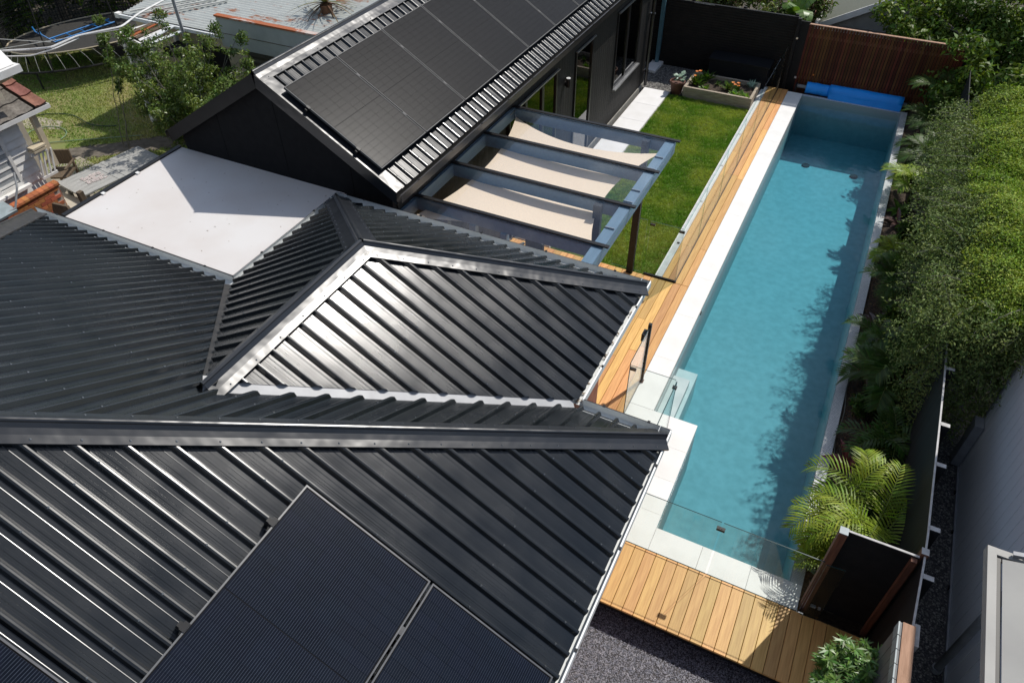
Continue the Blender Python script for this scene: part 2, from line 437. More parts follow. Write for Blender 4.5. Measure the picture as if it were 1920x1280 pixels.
# ================================================================= mesh helpers
class MB:
    def __init__(self):
        self.v, self.f, self.m = [], [], []
    def quad(self, a, b, c, d, mi=0):
        n = len(self.v)
        self.v += [tuple(a), tuple(b), tuple(c), tuple(d)]
        self.f.append((n, n + 1, n + 2, n + 3)); self.m.append(mi)
        return self
    def tri(self, a, b, c, mi=0):
        n = len(self.v)
        self.v += [tuple(a), tuple(b), tuple(c)]
        self.f.append((n, n + 1, n + 2)); self.m.append(mi)
        return self
    def poly(self, pts, mi=0):
        n = len(self.v)
        self.v += [tuple(p) for p in pts]
        self.f.append(tuple(range(n, n + len(pts)))); self.m.append(mi)
        return self
    def box(self, x0, x1, y0, y1, z0, z1, mi=0, top=None):
        n = len(self.v)
        self.v += [(x0, y0, z0), (x1, y0, z0), (x1, y1, z0), (x0, y1, z0), (x0, y0, z1), (x1, y0, z1), (x1, y1, z1), (x0, y1, z1)]
        for i, q in enumerate(((3, 2, 1, 0), (4, 5, 6, 7), (0, 1, 5, 4), (1, 2, 6, 5), (2, 3, 7, 6), (3, 0, 4, 7))):
            self.f.append(tuple(n + k for k in q)); self.m.append(top if (i == 1 and top is not None) else mi)
        return self
    def prism(self, pts, axis, a, b, mi=0):
        """extrude a 2D outline along an axis ('x': pts are (y,z); 'y': (x,z); 'z': (x,y))"""
        def P(p, t):
            return (t, p[0], p[1]) if axis == 'x' else ((p[0], t, p[1]) if axis == 'y' else (p[0], p[1], t))
        n, k = len(self.v), len(pts)
        self.v += [P(p, a) for p in pts] + [P(p, b) for p in pts]
        for i in range(k):
            j = (i + 1) % k
            self.f.append((n + i, n + j, n + k + j, n + k + i)); self.m.append(mi)
        self.f.append(tuple(n + i for i in reversed(range(k)))); self.m.append(mi)
        self.f.append(tuple(n + k + i for i in range(k))); self.m.append(mi)
        return self
    def bar(self, a, b, w, h, mi=0, up=(0, 0, 1)):
        a, b = Vector(a), Vector(b)
        d = (b - a).normalized()
        s = d.cross(Vector(up))
        s = s.normalized() if s.length > 1e-4 else Vector((1, 0, 0))
        u = s.cross(d)
        n = len(self.v)
        for p in (a, b):
            for (i, j) in ((-1, -1), (1, -1), (1, 1), (-1, 1)):
                self.v.append(tuple(p + s * i * w / 2 + u * j * h / 2))
        for q in ((0, 1, 2, 3), (7, 6, 5, 4), (0, 4, 5, 1), (1, 5, 6, 2), (2, 6, 7, 3), (3, 7, 4, 0)):
            self.f.append(tuple(n + k for k in q)); self.m.append(mi)
        return self
    def tube(self, path, r, n=8, mi=0, r2=None, cap=True):
        path = [Vector(p) for p in path]
        base = len(self.v)
        K = len(path)
        for i, p in enumerate(path):
            d = (path[min(i + 1, K - 1)] - path[max(i - 1, 0)])
            d = d.normalized() if d.length > 1e-9 else Vector((0, 0, 1))
            ref = Vector((0, 0, 1)) if abs(d.z) < 0.95 else Vector((1, 0, 0))
            s = d.cross(ref).normalized(); u = s.cross(d)
            rr = r if r2 is None else r + (r2 - r) * i / max(1, K - 1)
            for k in range(n):
                t = 2 * math.pi * k / n
                self.v.append(tuple(p + (s * math.cos(t) + u * math.sin(t)) * rr))
        for i in range(K - 1):
            for k in range(n):
                a = base + i * n + k; b = base + i * n + (k + 1) % n
                self.f.append((a, b, b + n, a + n)); self.m.append(mi)
        if cap:
            self.f.append(tuple(base + k for k in reversed(range(n)))); self.m.append(mi)
            self.f.append(tuple(base + (K - 1) * n + k for k in range(n))); self.m.append(mi)
        return self
    def mesh(self, name, mats, smooth=False):
        me = bpy.data.meshes.new(name)
        me.from_pydata(self.v, [], self.f)
        if isinstance(mats, str):
            mats = [mats]
        for k in mats:
            me.materials.append(MATS[k])
        if any(self.m):
            me.polygons.foreach_set('material_index', self.m)
        if smooth:
            me.polygons.foreach_set('use_smooth', [True] * len(self.f))
        me.update()
        return me

def npmesh(name, V, Fq, mats, smooth=False, mi=None):
    """V (N,3); Fq (M,k) with k = 3 or 4, numpy arrays"""
    me = bpy.data.meshes.new(name)
    V = np.ascontiguousarray(V, dtype=np.float32); Fq = np.ascontiguousarray(Fq, dtype=np.int32)
    k = Fq.shape[1]
    me.vertices.add(len(V)); me.vertices.foreach_set('co', V.ravel())
    me.loops.add(Fq.size); me.loops.foreach_set('vertex_index', Fq.ravel())
    me.polygons.add(len(Fq)); me.polygons.foreach_set('loop_start', np.arange(0, Fq.size, k, dtype=np.int32))
    if isinstance(mats, str):
        mats = [mats]
    for q in mats:
        me.materials.append(MATS[q])
    if mi is not None:
        me.polygons.foreach_set('material_index', np.asarray(mi, dtype=np.int32))
    if smooth:
        me.polygons.foreach_set('use_smooth', np.ones(len(Fq), dtype=bool))
    me.update(calc_edges=True)
    return me

def link(o, parent=None):
    COL.objects.link(o)
    if parent is not None:
        o.parent = parent
        o.matrix_parent_inverse = PINV[parent.name]
    return o
PINV = {}

def thing(name, loc, label, cat, group=None):
    o = bpy.data.objects.new(name, None)
    COL.objects.link(o)
    o.location = loc
    o.empty_display_size = 0.2
    PINV[o.name] = Matrix.Translation(-Vector(loc))
    o['label'] = label; o['category'] = cat
    if group:
        o['group'] = group
    return o

def part(name, mb, mats, parent, smooth=False, label=None, kind=None):
    me = mb.mesh(name, mats, smooth) if isinstance(mb, MB) else mb
    o = bpy.data.objects.new(name, me)
    link(o, parent)
    PINV[o.name] = Matrix.Identity(4)
    if label:
        o['label'] = label
    if kind:
        o['kind'] = kind
    return o

def single(name, mb, mats, label, cat, group=None, smooth=False):
    me = mb.mesh(name, mats, smooth) if isinstance(mb, MB) else mb
    o = bpy.data.objects.new(name, me)
    COL.objects.link(o)
    PINV[o.name] = Matrix.Identity(4)
    o['label'] = label; o['category'] = cat
    if group:
        o['group'] = group
    return o

def struct(name, mb, mats, label=None, smooth=False, kind='structure'):
    me = mb.mesh(name, mats, smooth) if isinstance(mb, MB) else mb
    o = bpy.data.objects.new(name, me)
    COL.objects.link(o)
    PINV[o.name] = Matrix.Identity(4)
    o['kind'] = kind
    if label:
        o['label'] = label
    return o

def inst(name, me, parent, matrix):
    """a piece sharing mesh data, placed with a world matrix"""
    o = bpy.data.objects.new(name, me)
    COL.objects.link(o)
    if parent is not None:
        o.parent = parent
        o.matrix_parent_inverse = PINV[parent.name]
    o.matrix_basis = matrix
    PINV[o.name] = Matrix.Identity(4)
    return o

def T(x, y, z, rz=0.0, sx=1.0, sy=1.0, sz=1.0):
    return Matrix.Translation((x, y, z)) @ Matrix.Rotation(rz, 4, 'Z') @ Matrix.Diagonal((sx, sy, sz, 1))

unit_box = MB().box(-0.5, 0.5, -0.5, 0.5, -0.5, 0.5)
_ub = {}
def ubox(matname):
    if matname not in _ub:
        _ub[matname] = unit_box.mesh('block_' + matname, matname)
    return _ub[matname]
def bev_box_mesh(name, lx, ly, lz, ch, mats):
    """slab centred on origin in x/y, top at z=0, with chamfered top edges"""
    m = MB()
    a, b = lx / 2, ly / 2
    o = [(-a, -b), (a, -b), (a, b), (-a, b)]
    i = [(-a + ch, -b + ch), (a - ch, -b + ch), (a - ch, b - ch), (-a + ch, b - ch)]
    n = 0
    m.v = [(x, y, -lz) for x, y in o] + [(x, y, -ch) for x, y in o] + [(x, y, 0) for x, y in i]
    m.f = [(3, 2, 1, 0), (8, 9, 10, 11)]
    for k in range(4):
        j = (k + 1) % 4
        m.f += [(k, j, 4 + j, 4 + k), (4 + k, 4 + j, 8 + j, 8 + k)]
    m.m = [0] * len(m.f)
    return m.mesh(name, mats)

# ================================================================= setting: ground
GZ = -0.32
g = MB()
L = 160
hx0, hx1, hy0, hy1 = -1.6, 1.3, 5.5, 20.4
for (a, b, c, d) in ((-L, hx0, -L, L), (hx1, L, -L, L), (hx0, hx1, -L, hy0), (hx0, hx1, hy1, L)):
    g.quad((a, c, GZ), (b, c, GZ), (b, d, GZ), (a, d, GZ))
struct('ground', g, 'earth')

def blades(x0, x1, y0, y1, z, n, h, w, keep=None, clump=0.0):
    x = RNG.uniform(x0, x1, n); y = RNG.uniform(y0, y1, n)
    if keep is not None:
        k = keep(x, y); x, y = x[k], y[k]
    n = len(x)
    a = RNG.uniform(0, 2 * np.pi, n); hh = h * RNG.uniform(0.5, 1.2, n)
    if clump:
        hh = hh * (0.85 + 0.45 * clump * np.sin(x * 17 + 3 * np.sin(y * 5)) * np.sin(y * 19 + 2 * np.sin(x * 7)))
    lean = RNG.uniform(0.2, 1.1, n) * hh; la = RNG.uniform(0, 2 * np.pi, n)
    dx, dy = np.cos(a) * w / 2, np.sin(a) * w / 2
    V = np.zeros((n, 3, 3))
    V[:, 0] = np.stack([x - dx, y - dy, np.full(n, z)], 1)
    V[:, 1] = np.stack([x + dx, y + dy, np.full(n, z)], 1)
    V[:, 2] = np.stack([x + np.cos(la) * lean, y + np.sin(la) * lean, z + hh], 1)
    return V.reshape(-1, 3), np.arange(3 * n).reshape(-1, 3)

# lawn beside the deck
LZ = -0.05
struct('lawn', MB().box(-4.72, -2.535, 10.99, 18.84, GZ, LZ), 'lawn_base', 'green lawn between the black outbuilding and the pool deck')
V, F = blades(-4.72, -2.535, 10.99, 18.84, LZ, 120000, 0.055, 0.011, clump=1.0)
struct('lawn_grass', npmesh('lawn_grass', V, F, 'grass'), None, 'short green grass of the lawn beside the deck', kind='stuff')

# back yard of the house on the left
YZ = GZ + 0.02
yard = MB()
yard.poly([(-26, 7.9, YZ), (-16.3, 9.2, YZ), (-14.8, 9.2, YZ), (-10.2, 8.2, YZ), (-10.2, 14.5, YZ), (-26, 14.9, YZ)])
struct('back_lawn', yard, 'yard_base', 'patchy back lawn of the neighbouring house')
def keep_yard(x, y):
    path = np.abs((y - 10.35) - 0.9 * (x + 16.6)) < 0.42
    bare = (((x + 18.2) / 0.9) ** 2 + ((y - 9.9) / 0.5) ** 2) < 0.3
    return (~path) & (~bare) & (y > 8.9 + 0.25 * np.sin(x * 3)) & (x + y > -10.5)
V, F = blades(-24, -10.3, 8.6, 14.5, YZ, 60000, 0.06, 0.024, keep_yard)
struct('back_lawn_grass', npmesh('back_lawn_grass', V, F, 'grass_dry'), None, 'patchy mown grass, half dried, in the back yard on the left', kind='stuff')
dp = MB()
pts = []
for i in range(9):
    t = i / 8; cx = -17.4 + 3.4 * t; cy = 10.35 + 0.9 * (cx + 16.6); w = 0.36 + 0.05 * math.sin(i * 2.1)
    pts.append(((cx - 0.67 * w, cy + 0.74 * w, YZ + 0.005), (cx + 0.67 * w, cy - 0.74 * w, YZ + 0.005)))
for i in range(8):
    dp.quad(pts[i][0], pts[i][1], pts[i + 1][1], pts[i + 1][0])
struct('dirt_path', dp, 'dirt_path', 'bare brown dirt path across the back lawn')
pv = MB().poly([(-17.6, 8.2, YZ + 0.01), (-13.0, 7.2, YZ + 0.01), (-13.0, 9.3, YZ + 0.01), (-15.4, 9.5, YZ + 0.01), (-17.0, 9.75, YZ + 0.01)])
struct('patio', pv, 'paving_old', 'worn tan concrete patio behind the neighbouring house')
struct('path', MB().poly([(-20.6, 10.3, YZ + 0.008), (-19.5, 10.2, YZ + 0.008), (-18.7, 10.55, YZ + 0.008), (-19.0, 10.9, YZ + 0.008), (-20.2, 10.75, YZ + 0.008)]), 'paving_old', 'pale concrete patch in the back lawn')

# gravel: front forecourt and the strip by the fences
def stones(x0, x1, y0, y1, z, n, s, keep=None):
    x = RNG.uniform(x0, x1, n); y = RNG.uniform(y0, y1, n)
    if keep is not None:
        k = keep(x, y); x, y = x[k], y[k]
    n = len(x)
    base = np.array([(1, 0, 0), (0, 1, 0), (-1, 0, 0), (0, -1, 0), (0, 0, 0.8), (0, 0, -0.5)], float)
    Fo = np.array([(0, 1, 4), (1, 2, 4), (2, 3, 4), (3, 0, 4)])
    sc = s * RNG.uniform(0.5, 1.25, (n, 1, 1)) * RNG.uniform(0.7, 1.3, (n, 1, 3))
    V = base[None] * sc + RNG.normal(0, s * 0.12, (n, 6, 3))
    a = RNG.uniform(0, 6.28, n); ca, sa = np.cos(a)[:, None], np.sin(a)[:, None]
    X = V[:, :, 0] * ca - V[:, :, 1] * sa; Y = V[:, :, 0] * sa + V[:, :, 1] * ca
    V = np.stack([X + x[:, None], Y + y[:, None], V[:, :, 2] + z + RNG.uniform(0, s * 0.5, (n, 1))], 2)
    Fs = (Fo[None] + (np.arange(n) * 6)[:, None, None]).reshape(-1, 3)
    return V.reshape(-1, 3), Fs
struct('forecourt', MB().box(-2.6, 2.3, 1.5, 4.6, GZ - 0.1, GZ + 0.012), 'gravel_bed', 'gravelled forecourt below the front deck')
V, F = stones(-1.5, 1.6, 2.9, 4.5, GZ + 0.015, 38000, 0.0085)
struct('forecourt_gravel', npmesh('forecourt_gravel', V, F, 'stone'), None, 'loose dark blue-grey gravel of the forecourt', kind='stuff')
struct('side_passage', MB().box(2.14, 2.9, 2.0, 20.5, GZ - 0.1, -0.06), 'gravel_bed', 'narrow gravel passage between the fence and the grey wall')
V, F = stones(2.15, 2.88, 3.0, 9.5, -0.055, 9000, 0.013)
struct('passage_gravel', npmesh('passage_gravel', V, F, 'stone_dim'), None, 'loose grey gravel in the side passage', kind='stuff')
struct('gravel_strip', MB().box(-6.3, -2.5, 18.98, 20.75, GZ, -0.06), 'gravel_bed', 'grey gravel strip under the black slat fence')
V, F = stones(-6.2, -4.3, 19.0, 20.7, -0.055, 5000, 0.018)
struct('strip_gravel', npmesh('strip_gravel', V, F, 'stone_dim'), None, 'loose grey gravel beside the planter', kind='stuff')
struct('garden_soil', MB().box(1.182, 2.04, 5.55, 20.6, GZ, -0.07), 'soil', 'dark mulched garden bed between pool and fence')
V, F = stones(1.19, 2.03, 5.6, 13, -0.07, 5000, 0.014)
struct('garden_mulch', npmesh('garden_mulch', V, F, 'dead_leaf'), None, 'bark mulch lying on the pool garden bed', kind='stuff')

# concrete path along the outbuilding
pth = struct('garden_path', MB().box(-5.45, -4.72, 10.99, 18.96, GZ, -0.03), 'plinth', 'white concrete slab path beside the black outbuilding')
for i in range(8):
    me = bev_box_mesh('paving_slab', 0.70, 0.985, 0.03, 0.003, 'concrete')
    inst('paving_slab', me, pth, T(-5.085, 11.49 + i * 0.99, 0.0))

# ================================================================= pool
PXL, PXR, PYN, PYF = -1.45, 1.022, 5.717, 20.2
PFLOOR, WZ = -1.1, -0.12
pool = thing('swimming_pool', (-0.2, 13, PFLOOR), 'long narrow turquoise lap pool with pale coping', 'pool')
fl = MB()
fl.quad((PXL, PYN, PFLOOR), (PXR, PYN, PFLOOR), (PXR, PYF, PFLOOR), (PXL, PYF, PFLOOR))
part('pool_floor', fl, 'plaster', pool)
wl_ = MB()
J = [(-0.752, PYN), (PXR, PYN), (PXR, PYF), (PXL, PYF), (PXL, 7.717), (-0.752, 7.717)]
for i in range(6):
    a, b = J[i], J[(i + 1) % 6]
    wl_.quad((b[0], b[1], PFLOOR), (a[0], a[1], PFLOOR), (a[0], a[1], WZ - 0.1), (b[0], b[1], WZ - 0.1))
part('pool_wall', wl_, 'plaster', pool)
wt = MB()
for i in range(6):
    a, b = J[i], J[(i + 1) % 6]
    wt.quad((b[0], b[1], WZ - 0.1), (a[0], a[1], WZ - 0.1), (a[0], a[1], -0.034 if i != 1 and i != 2 else -0.002), (b[0], b[1], -0.034 if i != 1 and i != 2 else -0.002))
part('waterline_tile', wt, 'mosaic', pool)
part('mosaic_edge', MB().box(PXR + 0.004, 1.178, PYN, PYF + 0.12, -0.5, -0.002), 'mosaic', pool)
part('mosaic_edge', MB().box(PXL, PXR + 0.003, PYF + 0.004, PYF + 0.12, -0.5, -0.002), 'mosaic', pool)
part('pool_step', MB().box(PXL + 0.001, -1.17, 7.718, 8.9, PFLOOR, -0.30), 'step_stone', pool)
part('pool_step', MB().box(PXL + 0.001, -1.11, 7.7185, 9.26, PFLOOR, -0.46), 'step_stone', pool)
for (x, y) in ((-0.78, 18.55), (0.42, 18.5)):
    c = MB().tube([(x, y, PFLOOR), (x, y, PFLOOR + 0.025)], 0.10, 20)
    part('floor_drain', c, 'box_dark', pool, label='round dark drain cover on the pool floor')
part('inlet', MB().box(PXL - 0.001, PXL + 0.012, 10.38, 10.46, -0.11, -0.07), 'black_metal', pool)
# coping slabs
y = 7.72
while y < 20.3:
    ly = min(1.2, 20.32 - y)
    inst('coping_slab', bev_box_mesh('coping_slab', 0.388, ly - 0.0015, 0.032, 0.0015, 'coping'), pool, T(-1.651, y + ly / 2, 0))
    y += 1.2
for i in range(4):
    x0 = -1.845 + i * 0.548
    ln = 0.546 if i < 2 else 0.546
    if x0 > -0.76:
        break
    for (y0, y1) in ((5.345, 5.93), (5.93, 6.53), (6.53, 7.13), (7.13, 7.717)):
        inst('coping_slab', bev_box_mesh('coping_slab', 0.546, y1 - y0 - 0.0015, 0.032, 0.0015, 'coping'), pool, T(x0 + 0.2735, y0 + (y1 - y0) / 2, 0))
x = -0.749
while x < 1.15:
    lx = min(0.643, 1.178 - x)
    inst('coping_slab', bev_box_mesh('coping_slab', lx - 0.003, 0.370, 0.032, 0.0015, 'coping'), pool, T(x + lx / 2, 5.531, 0))
    x += 0.643
# concrete beam under the coping
bm = MB()
bm.box(-1.845, PXL - 0.004, 7.724, 20.3, -0.6, -0.034)
bm.box(-1.845, -0.754, 5.345, 7.714, -0.6, -0.034)
bm.box(-0.75, 1.178, 5.345, PYN - 0.002, -0.6, -0.034)
part('pool_beam', bm, 'plinth', pool)
# water sheet
e_ = 0.003
wat = MB().prism([(-0.752 - e_, PYN - e_), (PXR + e_, PYN - e_), (PXR + e_, PYF + e_), (PXL - e_, PYF + e_), (PXL - e_, 7.717 - e_), (-0.752 - e_, 7.717 - e_)], 'z', PFLOOR - 0.02, WZ)
wme = wat.mesh('water', 'water')
bmw = bmesh.new(); bmw.from_mesh(wme); bmesh.ops.recalc_face_normals(bmw, faces=bmw.faces); bmw.to_mesh(wme); bmw.free()
struct('water', wme, None, 'clear turquoise pool water')

# ================================================================= decks
def deck_boards(owner, xs, y0, y1, z, pitch, th=0.03, cuts=True, seed=0, matn='decking'):
    rr = random.Random(seed)
    for x in xs:
        ys = [y0]
        if cuts and y1 - y0 > 3.2:
            c = y0 + rr.uniform(0.6, 3.4)
            while c < y1 - 0.4:
                ys.append(c); c += rr.uniform(1.9, 3.9)
        ys.append(y1)
        for a, b in zip(ys[:-1], ys[1:]):
            me = bev_box_mesh('deck_board', pitch - 0.006, b - a - 0.003, th, 0.003, matn)
            inst('deck_board', me, owner, T(x, (a + b) / 2, z))

fd = thing('front_deck', (0.3, 4.85, -0.2), 'timber deck at the near end of the pool, boards running away', 'deck')
n_ = int((1.95 + 2.4) / 0.1445)
deck_boards(fd, [-2.4 + 0.042 + (i + 0.5) * 0.1445 for i in range(n_ + 1)], 4.395, 5.338, 0.0, 0.1445, cuts=False, seed=1)
fr = MB().box(-2.4, 1.95, 4.44, 5.335, -0.14, -0.035)
for i in range(5):
    fr.box(-2.3 + i * 1.05, -2.2 + i * 1.05, 4.5, 5.3, GZ, -0.14)
part('deck_frame', fr, 'deck_frame', fd)

sd = thing('side_deck', (-2.1, 14, -0.2), 'narrow timber deck strip between lawn and pool coping', 'deck')
deck_boards(sd, [-1.849 - 0.0675 - i * 0.135 for i in range(2)], 10.95, 20.4, 0.0, 0.135, seed=3)
deck_boards(sd, [-2.137 - 0.0625 - i * 0.125 for i in range(2)], 10.95, 20.4, 0.0, 0.125, seed=4)
part('deck_frame', MB().box(-2.39, -1.85, 10.95, 20.4, -0.25, -0.035), 'deck_frame', sd)
part('edge_kerb', MB().box(-2.53, -2.392, 10.95, 20.4, -0.3, -0.004), 'kerb', sd)

pd_ = thing('patio_deck', (-3.5, 8.5, -0.2), 'wide timber deck under the glass pergola and house eave', 'deck')
deck_boards(pd_, [-1.849 - 0.072 - i * 0.144 for i in range(34)], 6.2, 10.945, 0.0, 0.144, seed=5)
part('deck_frame', MB().box(-6.8, -1.85, 6.0, 10.94, -0.25, -0.035), 'deck_frame', pd_)

# ================================================================= ribbed roofs
RIB = [(-0.031, 0.0), (-0.0145, 0.031), (-0.011, 0.0330), (0.0, 0.0345), (0.011, 0.0330), (0.0145, 0.031), (0.031, 0.0), (0.047, 0.0), (0.0490, -0.0012), (0.051, 0.0), (0.0635, 0.0), (0.0655, -0.0016), (0.0675, 0.0), (0.0865, 0.0), (0.0885, -0.0012), (0.0905, 0.0), (0.121, 0.0), (0.125, 0.0010), (0.129, 0.0)]
PITCHW = 0.1913
def interp(poly, s):
    if s <= poly[0][0]: return poly[0][1]
    for (a, b), (c, d) in zip(poly[:-1], poly[1:]):
        if s <= c:
            return b + (d - b) * (s - a) / (c - a) if c > a else d
    return poly[-1][1]

def roof_face(owner, origin, sdir, udir, k, s0, s1, lo, hi, phase, matn='roof_metal', nrib=4, name='roof_sheet', over=0.05):
    """ribbed sheets on a plane: s runs along the eave, t upslope (plan metres), lo(s)/hi(s) polylines bound it"""
    O, S, U = Vector(origin), Vector((sdir[0], sdir[1], 0)), Vector((udir[0], udir[1], 0))
    slope = Vector((U.x, U.y, k))
    nrm = Vector((-U.x * k, -U.y * k, 1)).normalized()
    brk = sorted({p[0] for p in lo} | {p[0] for p in hi})
    i0 = math.floor((s0 - phase) / PITCHW) - 1
    i1 = math.ceil((s1 - phase) / PITCHW) + 1
    ribs = []
    for i in range(i0, i1):
        c = phase + i * PITCHW
        ribs.append([(c + a, h) for a, h in RIB])
    groups = [ribs[i:i + nrib] for i in range(0, len(ribs), nrib)]
    scr = []
    for gi, grp in enumerate(groups):
        pts = [p for r in grp for p in r]
        if gi + 1 < len(groups):
            nx = groups[gi + 1][0]
            pts += [(nx[0][0], 0.0)]
        # add break points
        full = []
        for (a, ha), (b, hb) in zip(pts[:-1], pts[1:]):
            full.append((a, ha))
            for q in brk:
                if a < q < b:
                    full.append((q, ha + (hb - ha) * (q - a) / (b - a)))
        full.append(pts[-1])
        full = [p for p in full if s0 - 1e-6 <= p[0] <= s1 + 1e-6]
        mb = MB()
        for (a, ha), (b, hb) in zip(full[:-1], full[1:]):
            la, ua = interp(lo, a), interp(hi, a)
            lb, ub = interp(lo, b), interp(hi, b)
            if ua - la < 0.004 and ub - lb < 0.004:
                continue
            def P(s, t, h):
                return O + S * s + slope * t + nrm * h
            mb.quad(P(a, la, ha), P(b, lb, hb), P(b, max(ub, lb), hb), P(a, max(ua, la), ha))
        if mb.f:
            me = mb.mesh(name, matn)
            o = part(name, me, matn, owner)
        for r in grp:
            c = r[3][0]
            if s0 < c < s1:
                a, b = interp(lo, c), interp(hi, c)
                for t in (0.12, 0.75, 1.5, 2.25, 3.0, 3.75):
                    if a + 0.05 < t < b - 0.12:
                        scr.append(O + S * c + slope * t + nrm * 0.034)
    return scr

def screws(owner, pts, r=0.010):
    mb = MB()
    for p in pts:
        n = len(mb.v); h = r * 1.1
        for j in range(6):
            a = j * math.pi / 3
            mb.v.append((p[0] + r * math.cos(a), p[1] + r * math.sin(a), p[2] - 0.002))
        mb.v.append((p[0], p[1], p[2] + h))
        for j in range(6):
            mb.f.append((n + j, n + (j + 1) % 6, n + 6)); mb.m.append(0)
    if mb.f:
        part('screws', mb, 'screw', owner, kind='stuff')

def ridge_cap(owner, a, b, d1, d2, n1, n2, w=0.15, lift=0.042, end_lift=0.0, scr=None, step=PITCHW, matn='cap_metal', roll=0.022):
    """folded ridge cap from a to b; d1/d2 point down each face, n1/n2 face normals"""
    a, b = Vector(a), Vector(b)
    N = max(6, int((b - a).length / 0.08))
    rows = []
    for i in range(N + 1):
        p = a + (b - a) * i / N
        wob = 0.0
        row = [p + n1 * (lift - 0.018) + d1 * (w + 0.002), p + n1 * lift + d1 * w, p + n1 * (lift + wob) + d1 * w * 0.55, p + n1 * (lift + 0.004) + d1 * 0.028]
        top = (p + (n1 + n2).normalized() * (lift + 0.012))
        side = (d1 - d2).normalized()
        upv = (n1 + n2).normalized()
        for q in range(0, 7):
            t = math.pi * (q / 6)
            row.append(top + side * math.cos(t) * roll + upv * (math.sin(t) * roll + 0.004))
        row += [p + n2 * (lift + 0.004) + d2 * 0.028, p + n2 * (lift - wob) + d2 * w * 0.55, p + n2 * lift + d2 * w, p + n2 * (lift - 0.018) + d2 * (w + 0.002)]
        rows.append(row)
    K = len(rows[0]); mb = MB()
    for r in rows:
        mb.v += [tuple(q) for q in r]
    for i in range(N):
        for j in range(K - 1):
            mb.f.append((i * K + j, i * K + j + 1, (i + 1) * K + j + 1, (i + 1) * K + j)); mb.m.append(0)
    o = part('ridge_cap', mb, matn, owner, smooth=False)
    if scr is not None:
        n = int((b - a).length / (step * 1.42))
        for i in range(n):
            p = a + (b - a) * (i + 0.5) / n
            scr.append(p + n1 * lift + d1 * (w - 0.03)); scr.append(p + n2 * lift + d2 * (w - 0.03))
    return o

def down_dir(along, n):
    d = along.cross(n).normalized()
    return d if d.z < 0 else -d

# ----------------------------------------------------------------- main house
K_ = 0.600
ZE = 3.0
X1, X2, X3, X4 = -10.07, -6.41, -1.645, -0.700       # eave lines: left, wing left, wing right, right
YM, YW = 4.86, 7.04                                # main eave, wing eave
GX = (X1, X2, X3, X4, YM, YW)                       # outer gutter lines; the sheets stop short of them
X1, X2, X3, X4, YM, YW = X1 + 0.14, X2 + 0.10, X3 - 0.05, X4 - 0.05, YM - 0.145, YW - 0.145
HW = (X3 - X2) / 2                                  # half width of the wing
XR = (X2 + X3) / 2
house = thing('house', (-5.0, 2.5, GZ), 'large house with hipped roof of black ribbed metal', 'house')
base = MB()
base.box(-9.6, -2.062, -6, 4.4, GZ, 2.93)
base.box(-2.06, -1.2, -6, 4.35, GZ, 2.93)
base.box(-5.9, -2.065, 4.4, 6.64, GZ, 2.93)
part('wall', base, 'bronze_wall', house, label='reddish brown wall under the eave')
part('soffit', MB().box(-9.9, -0.85, -6, 4.7, 2.935, 2.955).box(-6.25, -1.8, 4.702, 6.9, 2.935, 2.955), 'house_wall', house)
zr = ZE + K_ * HW
under = MB()
dz = 0.045
MX = (X1 + X4) / 2; HM = (X4 - X1) / 2
zt = ZE + K_ * HM
def D(p, d=dz):
    return (p[0], p[1], p[2] - d)
A_ = (XR, YW - HW, zr); B_ = (XR, YM - HW, zr)
P1, P2, P3, P4, P5, P6 = (X1, YM, ZE), (X2, YM, ZE), (X2, YW, ZE), (X3, YW, ZE), (X3, YM, ZE), (X4, YM, ZE)
Tp = (MX, YM - HM, zt); Tn = (MX, -6.0, zt)
E_ = 0.06; ze_ = ZE + K_ * E_
i1, i2, i3, i4, i5, i6 = (X1 + E_, YM - E_, ze_), (X2 + E_, YM - E_, ze_), (X2 + E_, YW - E_, ze_), (X3 - E_, YW - E_, ze_), (X3 - E_, YM - E_, ze_), (X4 - E_, YM - E_, ze_)
for q in ([i1, i2, B_, i5, i6, Tp], [i6, (X4 - E_, -6, ze_), Tn, Tp], [i1, Tp, Tn, (X1 + E_, -6, ze_)], [i3, i4, A_], [i4, i5, B_, A_], [i2, i3, A_, B_]):
    under.poly([D(p) for p in q])
roof = part('roof', under, 'black_metal', house, label='black ribbed metal hip roof')
scr = []
# main far slope (faces the garden): s = x, t = from eave towards the viewer
scr += roof_face(roof, (0, YM, ZE), (1, 0), (0, -1), K_, X1, X4,
                 [(X1, -0.02), (X2 - 0.11, -0.02), (XR, HW + 0.03), (X3, 0.02), (X3 + 0.08, -0.02), (X4, -0.02)], [(X1, 0), (MX, HM), (X4, 0)], X4 - 0.11)
# main right slope: s = y, t = towards -x
scr += roof_face(roof, (X4, 0, ZE), (0, 1), (-1, 0), K_, -3.2, YM, [(-3.2, 0.0), (YM, 0.0)], [(-3.2, HM), (YM - HM, HM), (YM, 0)], 3.867)
# main left slope
scr += roof_face(roof, (X1, 0, ZE), (0, 1), (1, 0), K_, -1.0, YM, [(-1, 0), (YM, 0)], [(-1, HM), (YM - HM, HM), (YM, 0)], 0)
